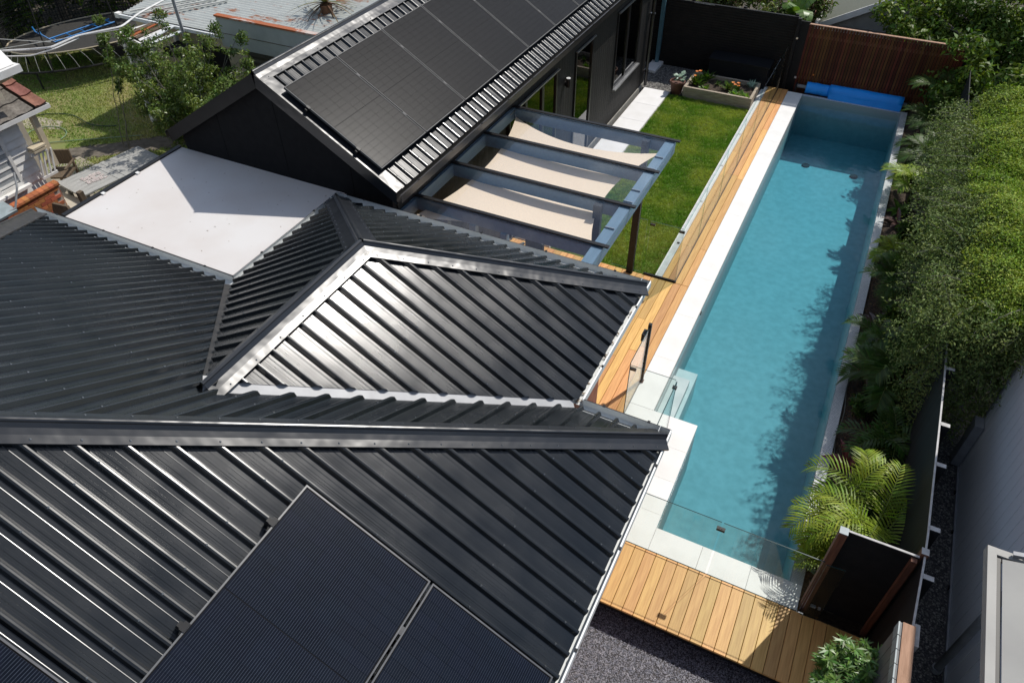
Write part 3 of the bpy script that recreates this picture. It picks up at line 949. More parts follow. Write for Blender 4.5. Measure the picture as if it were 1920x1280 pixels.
# wing: far, right, left
scr += roof_face(roof, (0, YW, ZE), (1, 0), (0, -1), K_, X2, X3, [(X2, -0.02), (X3, -0.02)], [(X2, 0), (XR, HW), (X3, 0)], X2 + 0.22)
scr += roof_face(roof, (X3, 0, ZE), (0, 1), (-1, 0), K_, YM - HW, YW, [(YM - HW, HW + .11), (YM + .10, 0.0), (YW, 0.0)], [(YM - HW, HW), (YW - HW, HW), (YW, 0)], 4.98)
scr += roof_face(roof, (X2, 0, ZE), (0, 1), (1, 0), K_, YM - HW, YW, [(YM - HW, HW + .05), (YM + .05, 0.0), (YW, 0.0)], [(YM - HW, HW), (YW - HW, HW), (YW, 0)], 4.98)
nE = Vector((K_, 0, 1)).normalized(); nW = Vector((-K_, 0, 1)).normalized(); nN = Vector((0, K_, 1)).normalized()
def cap(a, b, n1, n2, ext=0.0, **kw):
    a, b = Vector(a), Vector(b)
    al = (b - a).normalized()
    a = a - al * ext
    return ridge_cap(roof, a, b, down_dir(al, n1), down_dir(al, n2), n1, n2, scr=scr, **kw)
cap(P6, Tp, nE, nN, w=0.135)
cap(P4, A_, nE, nN)
cap(A_, (XR, YM - HW + 0.02, zr), nE, nW)
cap(P3, A_, nW, nN, w=0.17)
cap(P1, Tp, nW, nN, matn='valley_metal', w=0.17)
# valley trays
for (p, n1, n2) in ((P2, nW, nN), (P5, nE, nN)):
    a, b = Vector(p), Vector(B_)
    al = (b - a).normalized()
    mb = MB()
    d1 = -down_dir(al, n1); d2 = -down_dir(al, n2)
    up = Vector((0, 0, -0.006))
    for (d, n) in ((d1, n1), (d2, n2)):
        mb.quad(a + up, b + up, b + d * 0.14 - n * 0.004, a + d * 0.14 - n * 0.004)
    part('valley_tray', mb, 'valley_metal' if n1 is nW else 'zinc', roof)
# zinc flashing strip where the wing meets the main slope
mb = MB()
a, b = Vector(P5), Vector(B_)
al = (b - a).normalized()
dd = -down_dir(al, nN)
mb.quad(a + nN * 0.038 - dd * 0.02, b + nN * 0.038 - dd * 0.02, b + nN * 0.038 + dd * 0.07, a + nN * 0.038 + dd * 0.07)
screws(roof, scr)

# gutters
def gutter(owner, a, b, out, w=0.11, h=0.10, lipmat='black_metal', inside='gutter_pale', debris=0):
    """open box gutter along a->b, 'out' = outward direction; a,b on the inner top edge"""
    a, b, o = Vector(a), Vector(b), Vector((out[0], out[1], 0))
    prof = [(0.0, 0.015), (0.0, -h), (w, -h), (w, 0.0), (w - 0.014, 0.004), (w - 0.014, -0.004), (w - 0.005, -0.004), (w - 0.005, -h + 0.005), (0.004, -h + 0.005), (0.004, 0.015)]
    def P(p, q): return tuple(p + o * q[0] + Vector((0, 0, q[1])))
    mb = MB(); k = len(prof); n = 0
    mb.v = [P(a, q) for q in prof] + [P(b, q) for q in prof]
    for i in range(k):
        j = (i + 1) % k
        mb.f.append((i, j, k + j, k + i)); mb.m.append(1 if i in (1, 2, 3) else 0)
    mb.f.append(tuple(range(k))); mb.m.append(1); mb.f.append(tuple(reversed(range(k, 2 * k)))); mb.m.append(1)
    go = part('gutter', mb, [inside, lipmat], owner)
    ln = (b - a).length; nb = max(2, int(ln / 0.9))
    for i in range(nb):
        c = a + (b - a) * (i + 0.5) / nb + o * (w - 0.004)
        d = (b - a).normalized()
        part('bracket', MB().bar(c - d * 0.014 + Vector((0, 0, 0.004)), c + d * 0.014 + Vector((0, 0, 0.004)), 0.022, 0.014), 'black_metal', go)
    if debris:
        rr = random.Random(debris); m2 = MB()
        for i in range(int(ln * 34)):
            t = rr.random()
            if rr.random() > (1 - t) * 0.9 + 0.1: continue
            c = a + (b - a) * t + o * rr.uniform(0.02, w - 0.03) + Vector((0, 0, -h + rr.uniform(0.01, 0.03)))
            s = rr.uniform(0.012, 0.03); an = rr.uniform(0, 6.28)
            u = Vector((math.cos(an), math.sin(an), rr.uniform(-.4, .4))) * s; v = Vector((-math.sin(an), math.cos(an), rr.uniform(-.3, .3))) * s * 0.5
            m2.quad(c - u, c + v, c + u, c - v)
        part('leaf_litter', m2, 'gutter_debris', go, kind='stuff')
    return go
gw = 0.12
g1, g2, g3, g4, gm, gn = GX
gutter(house, (g4 - gw, gm, ZE), (g4 - gw, -4, ZE), (1, 0), lipmat='gutter_pale', w=gw)
gutter(house, (g3 - 0.02, gm - gw - 0.05, ZE), (g4 - 0.001, gm - gw - 0.05, ZE), (0, 1), w=gw + 0.05)
gutter(house, (g3 - gw, gm - 0.02, ZE), (g3 - gw, gn - 0.001, ZE), (1, 0), lipmat='gutter_pale', debris=5, w=gw)
gutter(house, (g2, gn - gw - 0.05, ZE), (g3, gn - gw - 0.05, ZE), (0, 1), w=gw + 0.05)
gutter(house, (g2 + gw + 0.05, gm, ZE), (g2 + gw + 0.05, gn, ZE), (-1, 0), w=gw + 0.05)
gutter(house, (g1, gm - gw - 0.05, ZE), (g2 + 0.001, gm - gw - 0.05, ZE), (0, 1), w=gw + 0.05)

# ----------------------------------------------------------------- solar panels
PW, PL = 1.134, 1.722
def panel_meshes(cellmat, framemat, e=0.0007):
    f = MB()
    t, h = 0.012, 0.035
    for (x0, x1, y0, y1) in ((0, PW, 0, t), (0, PW, PL - t, PL), (0, t, t, PL - t), (PW - t, PW, t, PL - t)):
        f.box(x0, x1, y0, y1, -h, 0.0)
    b = MB().quad((t, t, -0.006), (PW - t, t, -0.006), (PW - t, PL - t, -0.006), (t, PL - t, -0.006))
    b.quad((t, PL - t, -0.03), (PW - t, PL - t, -0.03), (PW - t, t, -0.03), (t, t, -0.03))
    c = MB()
    nx, ny = 6, 18
    m = 0.02
    cw = (PW - 2 * m) / nx; chh = (PL - 2 * m - 0.005) / ny
    for i in range(nx):
        for j in range(ny):
            x = m + i * cw; y = m + j * chh + (0.005 if j >= ny // 2 else 0)
            c.quad((x + e, y + e, -0.0035), (x + cw - e, y + e, -0.0035), (x + cw - e, y + chh - e, -0.0035), (x + e, y + chh - e, -0.0035))
    return f.mesh('frame', framemat), b.mesh('backsheet', 'panel_back'), c.mesh('cells', cellmat)
near_set = panel_meshes('cell_near', 'panel_frame_grey')
far_set = panel_meshes('cell_far', 'panel_frame_pale', 0.0015)
clamp_me = MB().box(-0.02, 0.02, -0.03, 0.03, -0.035, 0.006).box(-0.045, -0.02, -0.018, 0.018, -0.10, -0.02).mesh('clamp', 'black_metal')
midclamp_me = MB().box(-0.012, 0.012, -0.03, 0.03, -0.03, 0.004).mesh('mid_clamp', 'panel_frame_pale')

def solar(mats3, M4, label, group, clamps=()):
    o = thing('solar_panel', M4.translation, label, 'solar panel', group)
    for nm, me in zip(('frame', 'backsheet', 'cell_grid'), mats3):
        inst(nm, me, o, M4)
    for (cx, cy, kind_, rz) in clamps:
        me = clamp_me if kind_ == 'end' else midclamp_me
        inst('clamp', me, o, M4 @ Matrix.Translation((cx, cy, 0)) @ Matrix.Rotation(rz, 4, 'Z'))
    return o

def basis(o, ex, ey):
    ex, ey = Vector(ex).normalized(), Vector(ey).normalized()
    ez = ex.cross(ey).normalized()
    m = Matrix.Identity(4)
    for i in range(3):
        m[i][0], m[i][1], m[i][2], m[i][3] = ex[i], ey[i], ez[i], o[i]
    return m
# near array on the right slope: width down the slope, length along -y... (x axis = down-slope)
dn = Vector((1, 0, -K_)).normalized()
lab_near = ['dark blue solar panel in the foreground with a bracket at its upper edge', 'dark blue solar panel nearest the pool-side gutter',
            'solar panel cut by the bottom left corner of the picture', 'solar panel at the bottom edge below the two foreground panels', 'lower solar panel beneath the front pair, mostly out of view']
def near_point(x, y, h=0.12):
    return Vector((x, y, ZE + K_ * (X4 - x))) + nE * h
p0 = near_point(-2.785, 2.082)
for i in range(2):
    o = p0 + dn * (i * (PW + 0.022))
    # local x = down slope, local y = towards -y reversed so that normal points up
    Mx = basis(o + Vector((0, -PL, 0)), dn, (0, 1, 0))
    solar(near_set, Mx, lab_near[i], 'solar panels on the main roof', [(-0.01, PL - 0.35, 'end', 0), (-0.01, 0.55, 'end', 0)] if i == 0 else [(-0.011, 1.32, 'mid', 0), (-0.011, 0.4, 'mid', 0)])
for i, sh in enumerate((-1.02, 0.136)):
    o = p0 + dn * (sh * 1.0) + Vector((0, -PL - 0.022, 0))
    Mx = basis(o + Vector((0, -PL, 0)), dn, (0, 1, 0))
    solar(near_set, Mx, lab_near[2 + i], 'solar panels on the main roof')

# ----------------------------------------------------------------- outbuilding with gable
KO = 0.604
OXR, OXL, OXC = -5.42, -9.62, -7.52
OY0, OY1 = 7.1, 20.4
OZ = 3.235
OZA = OZ + KO * (OXC - OXL)
WX = -5.55
ob = thing('outbuilding', (-7.5, 13.5, GZ), 'black timber-clad gabled outbuilding with solar panels', 'building')
core = MB()
core.box(-9.48, -5.70, 7.3, 19.1, GZ, 3.12)
core.prism([(-9.48, 3.121), (-5.70, 3.121), (OXC, OZA - 0.16)], 'y', 7.3, 19.1)
part('inner_wall', core, 'clad_black', ob)
# gable cladding sheets
gb = [-9.52, -8.62, -7.42, -6.22, -5.56]
def gz(x):
    return min(OZ + KO * (x - OXL), OZ + KO * (OXR - x)) - 0.09
for a, b in zip(gb[:-1], gb[1:]):
    mb = MB()
    pts = [(a + 0.004, 2.6), (b - 0.004, 2.6), (b - 0.004, gz(b))]
    if a < OXC < b:
        pts.append((OXC, gz(OXC)))
    pts.append((a + 0.004, gz(a)))
    mb.prism(pts, 'y', 7.2, 7.29)
    part('cladding_sheet', mb, 'clad_black', ob)
# side wall boards
DOORS = [(10.85, 12.98, -0.03, 2.70), (13.95, 14.92, -0.03, 2.70)]
WINS = [(16.45, 18.2, 0.92, 2.70)]
y = 7.3
i = 0
while y < 19.05:
    segs = [(0.05, 3.12)]
    for (a, b, z0, z1) in DOORS + WINS:
        if a - 0.06 < y + 0.066 < b + 0.06:
            segs = ([(0.05, z0)] if z0 > 0.3 else []) + [(z1, 3.12)]
    for (z0, z1) in segs:
        inst('wall_board', ubox('board_black'), ob, T(WX - 0.012, y + 0.066, (z0 + z1) / 2, 0, 0.024, 0.128, z1 - z0))
    y += 0.1325
    i += 1
part('wall_backing', MB().box(-5.70, WX - 0.026, 7.3, 10.84, 0, 3.12).box(-5.70, WX - 0.026, 12.99, 13.94, 0, 3.12).box(-5.70, WX - 0.026, 14.93, 16.44, 0, 3.12).box(-5.70, WX - 0.026, 18.21, 19.1, 0, 3.12).box(-5.7, WX - 0.026, 16.44, 18.21, 0, 0.9), 'clad_black', ob)
part('plinth', MB().box(-5.7, WX + 0.02, 7.3, 19.1, GZ, 0.045), 'plinth', ob)
# doors and window
def glazed(name, y0, y1, z0, z1, mull, lab):
    f = MB()
    fw = 0.05
    x0, x1 = WX - 0.03, WX + 0.03
    f.box(x0, x1, y0, y1, z1 - fw, z1); f.box(x0, x1, y0, y1, z0, z0 + fw)
    ys = [y0] + mull + [y1]
    f.box(x0, x1, y0, y0 + fw, z0 + fw, z1 - fw); f.box(x0, x1, y1 - fw, y1, z0 + fw, z1 - fw)
    for m_ in mull:
        f.box(x0, x1, m_ - 0.045, m_ + 0.045, z0 + fw, z1 - fw)
    d = part(name, f, 'frame_black', ob, label=lab)
    for a, b in zip(ys[:-1], ys[1:]):
        part('pane', MB().quad((WX, a + 0.03, z0 + 0.04), (WX, b - 0.03, z0 + 0.04), (WX, b - 0.03, z1 - 0.04), (WX, a + 0.03, z1 - 0.04)), 'glass_window', d)
    part('head_flashing', MB().box(WX + 0.031, WX + 0.07, y0 - 0.03, y1 + 0.03, z1 + 0.005, z1 + 0.03), 'sill_steel', d)
    return d
d1 = glazed('door', 10.85, 12.98, -0.02, 2.70, [11.55, 12.3], 'glazed sliding door set with black frames')
d2 = glazed('door', 13.95, 14.92, -0.02, 2.70, [], 'single glazed door with black frame')
for (yy, dd_) in ((12.9, d1), (14.02, d2)):
    part('handle', MB().box(WX + 0.03, WX + 0.09, yy - 0.015, yy + 0.015, 0.98, 1.1), 'black_metal', dd_)
w1 = glazed('window', 16.45, 18.2, 0.92, 2.70, [17.25], 'tall two-pane window with black frame')
part('sill', MB().box(WX + 0.03, WX + 0.10, 16.42, 18.23, 0.88, 0.915), 'sill_steel', w1)
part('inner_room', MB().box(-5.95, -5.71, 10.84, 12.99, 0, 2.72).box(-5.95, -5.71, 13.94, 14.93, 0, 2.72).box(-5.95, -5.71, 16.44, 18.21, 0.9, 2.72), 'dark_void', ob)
part('wall_light', MB().tube([(WX + 0.07, 13.45, 2.18), (WX + 0.07, 13.45, 2.36)], 0.045, 14).box(WX, WX + 0.06, 13.42, 13.48, 2.2, 2.28), 'black_metal', ob)
part('wall_light_cap', MB().tube([(WX + 0.07, 13.45, 2.361), (WX + 0.07, 13.45, 2.37)], 0.046, 14), 'lamp_white', ob)
part('downpipe', MB().tube([(WX + 0.09, 19.0, 3.1), (WX + 0.09, 19.0, 0.02)], 0.04, 10).box(WX, WX + 0.14, 18.95, 19.05, 0.4, 0.43).box(WX, WX + 0.14, 18.95, 19.05, 1.9, 1.93), 'black_gutter', ob)
# roof
uo = MB()
for q in ([(OXR, OY0, OZ), (OXR, OY1, OZ), (OXC, OY1, OZA), (OXC, OY0, OZA)], [(OXL, OY1, OZ), (OXL, OY0, OZ), (OXC, OY0, OZA), (OXC, OY1, OZA)]):
    uo.poly([D(p, 0.03) for p in q])
uo.poly([D((OXL, OY0 + 0.02, OZ), 0.16), D((OXC, OY0 + 0.02, OZA), 0.16), D((OXR, OY0 + 0.02, OZ), 0.16), D((OXR, OY0 + 0.02, OZ), 0.02), D((OXC, OY0 + 0.02, OZA), 0.02), D((OXL, OY0 + 0.02, OZ), 0.02)])
oroof = part('roof', uo, 'black_metal', ob, label='gable roof of grey ribbed metal')
sc2 = []
HWO = OXC - OXL
sc2 += roof_face(oroof, (OXR, 0, OZ), (0, 1), (-1, 0), KO, OY0, OY1, [(OY0, -0.03), (OY1, -0.03)], [(OY0, HWO), (OY1, HWO)], 7.335)
sc2 += roof_face(oroof, (OXL, 0, OZ), (0, 1), (1, 0), KO, OY0, OY1, [(OY0, -0.03), (OY1, -0.03)], [(OY0, HWO), (OY1, HWO)], 7.335)
nOE = Vector((KO, 0, 1)).normalized(); nOW = Vector((-KO, 0, 1)).normalized()
al = Vector((0, 1, 0))
ridge_cap(oroof, (OXC, OY0 - 0.02, OZA), (OXC, OY1, OZA), down_dir(al, nOE), down_dir(al, nOW), nOE, nOW, w=0.17, scr=sc2, step=0.27 / 1.42)
# verge (barge) cappings on the gable edge
for (sx, n) in ((1, nOE), (-1, nOW)):
    e = Vector((OXR if sx > 0 else OXL, OY0 - 0.03, OZ)); a = Vector((OXC, OY0 - 0.03, OZA))
    e2 = e + Vector((sx * 0.03, 0, -KO * 0.03))
    mb = MB()
    mb.quad(e2 + n * 0.04, a + n * 0.04, a + n * 0.04 + Vector((0, 0.2, 0)), e2 + n * 0.04 + Vector((0, 0.2, 0)))
    mb.quad(e2 + n * 0.04, e2 - Vector((0, 0, 0.17)), a - Vector((0, 0, 0.17)), a + n * 0.04)
    part('verge_capping', mb, 'cap_metal' if sx > 0 else 'black_metal', oroof)
screws(oroof, sc2)
gutter(ob, (OXR + 0.0, OY0 - 0.03, OZ - 0.02), (OXR + 0.0, OY1, OZ - 0.02), (1, 0), w=0.12, h=0.12, lipmat='black_gutter', inside='black_gutter')
gutter(ob, (OXL - 0.0, OY0 - 0.03, OZ - 0.02), (OXL - 0.0, OY1, OZ - 0.02), (-1, 0), w=0.12, h=0.12, lipmat='black_gutter', inside='black_gutter')
# solar array on its right slope
dno = Vector((1, 0, -KO)).normalized()
nth = ['nearest the gable of', 'second from the gable on', 'third from the gable on', 'fourth from the gable on', 'fifth from the gable on', 'sixth from the gable on', 'seventh from the gable on']
for i in range(7):
    y0 = 7.165 + i * 1.182
    xt = -7.155
    o = Vector((xt, y0, OZ + KO * (OXR - xt))) + nOE * 0.13
    # local x along -y? keep normal up: x = +y reversed
    Mx = basis(o + dno * (PL * 0.99), (0, 1, 0), -dno)
    Mx = Mx @ Matrix.Diagonal((1.021, 0.99, 1, 1))
    cl = [(0.0, 0.42, 'end', 0), (0.0, 1.3, 'end', 0)] if i == 0 else [(-0.012, 0.42, 'mid', 0), (-0.012, 1.3, 'mid', 0)]
    solar(far_set, Mx, 'black solar panel %s the outbuilding roof' % nth[i], 'solar panels on the outbuilding', cl)

# flat membrane roof between house and outbuilding
fr_ = thing('flat_roof', (-8.0, 6.0, GZ), 'pale flat membrane roof between house and outbuilding', 'roof')
part('membrane', MB().box(-9.64, -6.40, 4.96, 7.195, 2.60, 2.895), 'membrane', fr_)
ed = MB().box(-9.72, -9.642, 4.96, 7.19, 2.62, 2.915)
part('edge_trim', ed, 'black_metal', fr_)
for yy in (5.6, 6.25):
    part('edge_clip', MB().box(-9.66, -9.6, yy, yy + 0.05, 2.9, 2.918), 'white_paint', fr_)
lit = MB(); rr = random.Random(91)
for i in range(46):
    c = Vector((rr.uniform(-9.5, -6.6), rr.uniform(5.0, 7.1), 2.899)); s_ = rr.uniform(0.004, 0.016); an = rr.uniform(0, 6.28)
    u = Vector((math.cos(an), math.sin(an), 0)) * s_; v = Vector((-math.sin(an), math.cos(an), 0.1)) * s_ * 0.5
    lit.quad(c - u, c + v, c + u, c - v)
part('leaf_litter', lit, 'gutter_debris', fr_, kind='stuff')
part('post', MB().box(-9.7, -9.6, 5.0, 5.1, GZ, 2.6), 'black_metal', fr_)
part('post', MB().box(-9.7, -9.6, 7.0, 7.1, GZ, 2.6), 'black_metal', fr_)

# ----------------------------------------------------------------- pergola
PZ = 2.76
pg = thing('pergola', (-4.0, 9.0, 0), 'blue-grey timber pergola with clear glass roof panes', 'pergola')
ys = [11.02, 9.93, 8.84, 7.75, 6.72]
for yy in ys:
    part('rafter', MB().box(-5.50, -2.70, yy - 0.025, yy + 0.025, PZ - 0.20, PZ), 'perg_blue', pg)
    part('glazing_bar', MB().box(-5.53, -2.46, yy - 0.03, yy + 0.03, PZ + 0.024, PZ + 0.045), 'black_metal', pg)
part('front_beam', MB().box(-2.695, -2.535, 6.65, 11.05, PZ - 0.2, PZ + 0.005), 'perg_blue', pg)
part('ledger', MB().box(-5.548, -5.502, 6.65, 11.05, PZ - 0.2, PZ + 0.005), 'perg_blue', pg)
for a, b in zip(ys[1:], ys[:-1]):
    part('glass_pane', MB().box(-5.53, -2.50, a + 0.006, b - 0.006, PZ + 0.010, PZ + 0.020), 'glass_roof', pg)
for yy in (10.95, 8.78):
    part('post', MB().box(-3.06, -2.94, yy - 0.06 - 0.031, yy + 0.06 - 0.031 - 0.03, 0.0, PZ - 0.005), 'perg_dark', pg)
for xx in (-5.03, -4.56, -4.05):
    part('screen_post', MB().box(xx - 0.05, xx + 0.05, 7.70, 7.80, 0.0, PZ - 0.205), 'perg_blue', pg)
for yy in (10.4, 9.3, 8.2, 10.0, 8.95):
    part('clip', MB().box(-2.69, -2.55, yy, yy + 0.012, PZ + 0.006, PZ + 0.03), 'steel', pg)
# shade sail
C00, C10, C01, C11 = Vector((-5.46, 10.98, 2.62)), Vector((-2.72, 10.86, 2.60)), Vector((-5.46, 7.42, 2.60)), Vector((-2.72, 7.85, 2.55))
def edge(a, b, inward, t, s):
    return a.lerp(b, t) + inward * (s * 4 * t * (1 - t))
NS = 26
rows = []
for i in range(NS + 1):
    u = i / NS
    row = []
    for j in range(NS + 1):
        v = j / NS
        top = edge(C00, C10, Vector((0, -1, -0.12)), u, 0.34); bot = edge(C01, C11, Vector((0, 1, -0.12)), u, 0.24)
        lef = edge(C00, C01, Vector((1, 0, -0.12)), v, 0.30); rig = edge(C10, C11, Vector((-1, 0, -0.12)), v, 0.38)
        bil = (C00 * (1 - u) + C10 * u) * (1 - v) + (C01 * (1 - u) + C11 * u) * v
        p = top * (1 - v) + bot * v + lef * (1 - u) + rig * u - bil
        row.append(p)
    rows.append(row)
mb = MB()
for r in rows:
    mb.v += [tuple(p) for p in r]
K = NS + 1
for i in range(NS):
    for j in range(NS):
        mb.f.append((i * K + j, (i + 1) * K + j, (i + 1) * K + j + 1, i * K + j + 1)); mb.m.append(0)
sail = thing('shade_sail', (-4.1, 9.2, 2.5), 'cream fabric shade sail hung under the pergola glass', 'shade sail')
part('fabric', mb, 'sail', sail, smooth=True)
for c, d in ((C00, (-0.05, 0.05, 0.06)), (C10, (0.08, 0.05, 0.06)), (C01, (-0.05, -0.05, 0.06)), (C11, (0.08, -0.05, 0.06))):
    part('hook', MB().tube([c, c + Vector(d) * 0.5 + Vector((0, 0, 0.02)), c + Vector(d)], 0.007, 6), 'steel', sail)

# outdoor chair under the pergola
ch = thing('patio_chair', (-4.6, 9.7, 0), 'dark grey patio chair standing on the deck under the pergola', 'chair')
def chair(owner, x, y, rz, m):
    R = Matrix.Translation((x, y, 0)) @ Matrix.Rotation(rz, 4, 'Z')
    for nm, b in (('seat', (-0.24, 0.24, -0.24, 0.24, 0.42, 0.46)), ('backrest', (-0.24, 0.24, 0.24, 0.28, 0.52, 0.86)), ('leg', (-0.24, -0.20, -0.24, -0.20, 0, 0.42)), ('leg', (0.20, 0.24, -0.24, -0.20, 0, 0.42)),
                  ('leg', (-0.24, -0.20, 0.241, 0.28, 0, 0.52)), ('leg', (0.20, 0.24, 0.241, 0.28, 0, 0.52)), ('armrest', (-0.29, -0.245, -0.24, 0.24, 0.62, 0.65)), ('armrest', (0.245, 0.29, -0.24, 0.24, 0.62, 0.65))):
        me = MB().box(*b).mesh(nm, m)
        inst(nm, me, owner, R)
chair(ch, -4.7, 9.75, -0.4, 'chair_grey')

# ----------------------------------------------------------------- glass pool fencing
def pane(owner, a, b, z0=0.03, z1=1.2, th=0.012, edge_mat='edge_glass'):
    a, b = Vector((a[0], a[1], 0)), Vector((b[0], b[1], 0))
    d = (b - a).normalized(); s = Vector((-d.y, d.x, 0)) * th / 2
    mb = MB()
    q = [a - s, b - s, b + s, a + s]
    lo = [Vector((p.x, p.y, z0)) for p in q]; hi = [Vector((p.x, p.y, z1)) for p in q]
    mb.quad(lo[0], lo[1], hi[1], hi[0], 0); mb.quad(lo[2], lo[3], hi[3], hi[2], 0)
    mb.quad(lo[1], lo[2], hi[2], hi[1], 1); mb.quad(lo[3], lo[0], hi[0], hi[3], 1)
    mb.quad(hi[0], hi[1], hi[2], hi[3], 1); mb.quad(lo[3], lo[2], lo[1], lo[0], 1)
    return part('pane', mb, ['glass_clear', edge_mat], owner)
def spigot(owner, x, y, h=0.16, z=0.0):
    part('spigot', MB().box(x - 0.025, x + 0.025, y - 0.02, y + 0.02, z, z + h), 'black_metal', owner)
def bracket(owner, x, y, z, sx=0.03, sy=0.03):
    part('clamp', MB().box(x - sx, x + sx, y - sy, y + sy, z - 0.018, z + 0.018), 'black_metal', owner)

f1 = thing('glass_fence', (0.1, 5.35, 0), 'frameless glass fence across the near end of the pool', 'glass fence')
pane(f1, (-1.13, 5.325), (0.022, 5.325)); pane(f1, (0.046, 5.325), (1.19, 5.325))
pane(f1, (1.215, 5.325), (1.42, 5.34), 0.0, 1.16)
bracket(f1, 0.034, 5.325, 1.06, 0.05, 0.022)
f2 = thing('glass_fence', (-1.15, 6.8, 0), 'glass fence panels wrapped round the pool entry corner', 'glass fence')
pane(f2, (-1.82, 7.325), (-1.15, 7.325)); pane(f2, (-1.13, 7.30), (-1.13, 5.36))
bracket(f2, -1.14, 7.27, 1.10, 0.03, 0.025)
gt = thing('pool_gate', (-1.84, 8.0, 0), 'open glass pool gate with black hinge post', 'gate')
pane(gt, (-1.84, 7.37), (-1.84, 8.20), 0.05, 1.2)
part('post', MB().box(-1.865, -1.815, 8.215, 8.265, 0.0, 1.25), 'black_metal', gt)
part('latch', MB().box(-1.92, -1.866, 8.10, 8.24, 0.98, 1.12), 'black_metal', gt)
bracket(gt, -1.80, 7.40, 1.06, 0.045, 0.02)
part('base_shoe', MB().box(-1.875, -1.805, 8.205, 8.275, 0.0, 0.02), 'post_brown', gt)
f3 = thing('glass_fence', (-2.7, 10.94, 0), 'glass fence panel facing the lawn at the pergola corner', 'glass fence')
pane(f3, (-2.74, 10.965), (-2.135, 10.965)); pane(f3, (-3.40, 10.965), (-2.80, 10.965))
bracket(f3, -2.155, 10.98, 1.12, 0.05, 0.02); bracket(f3, -2.70, 10.98, 1.12, 0.045, 0.02)
part('base_channel', MB().box(-2.74, -2.1, 10.947, 10.985, -0.01, 0.03), 'black_metal', f3)
f4 = thing('glass_fence', (-2.12, 15.6, 0), 'long run of low glass fence along the side deck', 'glass fence')
yy = 10.97
while yy < 20.2:
    pane(f4, (-2.121, yy), (-2.121, min(yy + 1.55, 20.36)), -0.02, 1.2, edge_mat='edge_soft')
    yy += 1.575
part('base_channel', MB().box(-2.133, -2.109, 10.96, 20.4, -0.05, 0.004), 'black_metal', f4)
for yy in (12.2, 13.9, 15.6, 17.3):
    part('kerb_fixing', MB().box(-2.46, -2.41, yy, yy + 0.05, -0.003, 0.006), 'black_metal', f4)

# ----------------------------------------------------------------- fences at the far end
sf = thing('slat_fence', (-4.0, 20.8, GZ), 'tall black horizontal slat fence behind the lawn', 'fence')
mb = MB()
z = -0.2
while z < 1.72:
    mb.box(-6.6, -2.06, 20.78, 20.80, z, z + 0.062)
    z += 0.068
part('slats', mb, 'slat_black', sf, kind='stuff')
part('backing', MB().box(-6.6, -2.06, 20.802, 20.82, -0.3, 1.74), 'slat_black', sf)
part('capping', MB().box(-6.6, -2.06, 20.77, 20.83, 1.741, 1.765), 'box_dark', sf)
for xx in (-6.3, -4.9, -3.5, -2.14):
    part('post', MB().box(xx - 0.04, xx + 0.04, 20.83, 20.91, GZ, 1.80), 'slat_black', sf)
part('glint_strip', MB().box(-4.85, -4.3, 20.765, 20.769, 1.745, 1.757), 'fence_sunlit_cap', sf)
# black panel returning from the slat fence beside the brown fence
rp_ = thing('return_fence', (-2.0, 20.6, GZ), 'black timber fence panel closing the gap beside the brown battens', 'fence')
part('panel', MB().box(-2.05, -1.75, 20.66, 20.70, GZ, 1.72), 'slat_black', rp_)
part('post', MB().box(-2.06, -1.98, 20.55, 20.64, GZ, 1.8), 'slat_black', rp_)
part('hinge', MB().box(-2.0, -1.95, 20.52, 20.548, 1.3, 1.34).box(-1.8, -1.75, 20.62, 20.66, 0.25, 0.30), 'steel', rp_)
# brown battens
bf = thing('batten_fence', (0.0, 20.75, GZ), 'reddish brown vertical batten fence behind the pool', 'fence')
bat = MB().box(-0.028, 0.028, -0.01, 0.01, GZ, 1.66).mesh('batten', 'batten')
rr = random.Random(4)
for i in range(52):
    inst('batten', bat, bf, T(-1.73 + i * 0.072, 20.66 + rr.uniform(-0.003, 0.003), 0, 0, 1, 1, 1 + rr.uniform(-0.002, 0.002)))
part('rail', MB().box(-1.76, 2.05, 20.672, 20.71, 1.35, 1.42).box(-1.76, 2.05, 20.672, 20.71, 0.25, 0.32), 'post_brown', bf)
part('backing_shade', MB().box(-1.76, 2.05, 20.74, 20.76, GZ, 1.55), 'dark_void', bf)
part('capping', MB().box(-1.77, 2.06, 20.64, 20.72, 1.662, 1.68), 'rail_timber', bf)
part('eyelet', MB().tube([(-1.34, 20.64, 0.42), (-1.34, 20.62, 0.42)], 0.02, 8), 'flower_orange', bf)

# pool cover roller
ro = thing('pool_cover_roller', (-0.2, 20.42, 0.0), 'bright blue rolled pool cover on its roller at the far end', 'pool cover')
def roll(x0, x1, r, n=26, wob=0.004):
    mb = MB(); S = 14
    for i in range(S + 1):
        x = x0 + (x1 - x0) * i / S
        for k in range(n):
            t = 2 * math.pi * k / n
            rr_ = r + wob * math.sin(3 * t + i * 0.7) + wob * 0.6 * math.sin(i * 1.3)
            mb.v.append((x, 20.47 + rr_ * math.cos(t), 0.13 + rr_ * math.sin(t)))
    for i in range(S):
        for k in range(n):
            a = i * n + k; b = i * n + (k + 1) % n
            mb.f.append((a, b, b + n, a + n)); mb.m.append(0)
    mb.f.append(tuple(reversed(range(n)))); mb.m.append(0)
    mb.f.append(tuple(S * n + k for k in range(n))); mb.m.append(0)
    return mb
part('cover_roll', roll(-0.83, 1.0, 0.175), 'blue_cover', ro, smooth=True)
part('cover_roll', roll(-1.42, -0.831, 0.145), 'blue_cover', ro, smooth=True)
part('loose_flap', MB().prism([(20.27, 0.0), (20.30, 0.16), (20.305, 0.16), (20.28, 0.0)], 'x', -0.8, 0.99), 'blue_cover', ro)
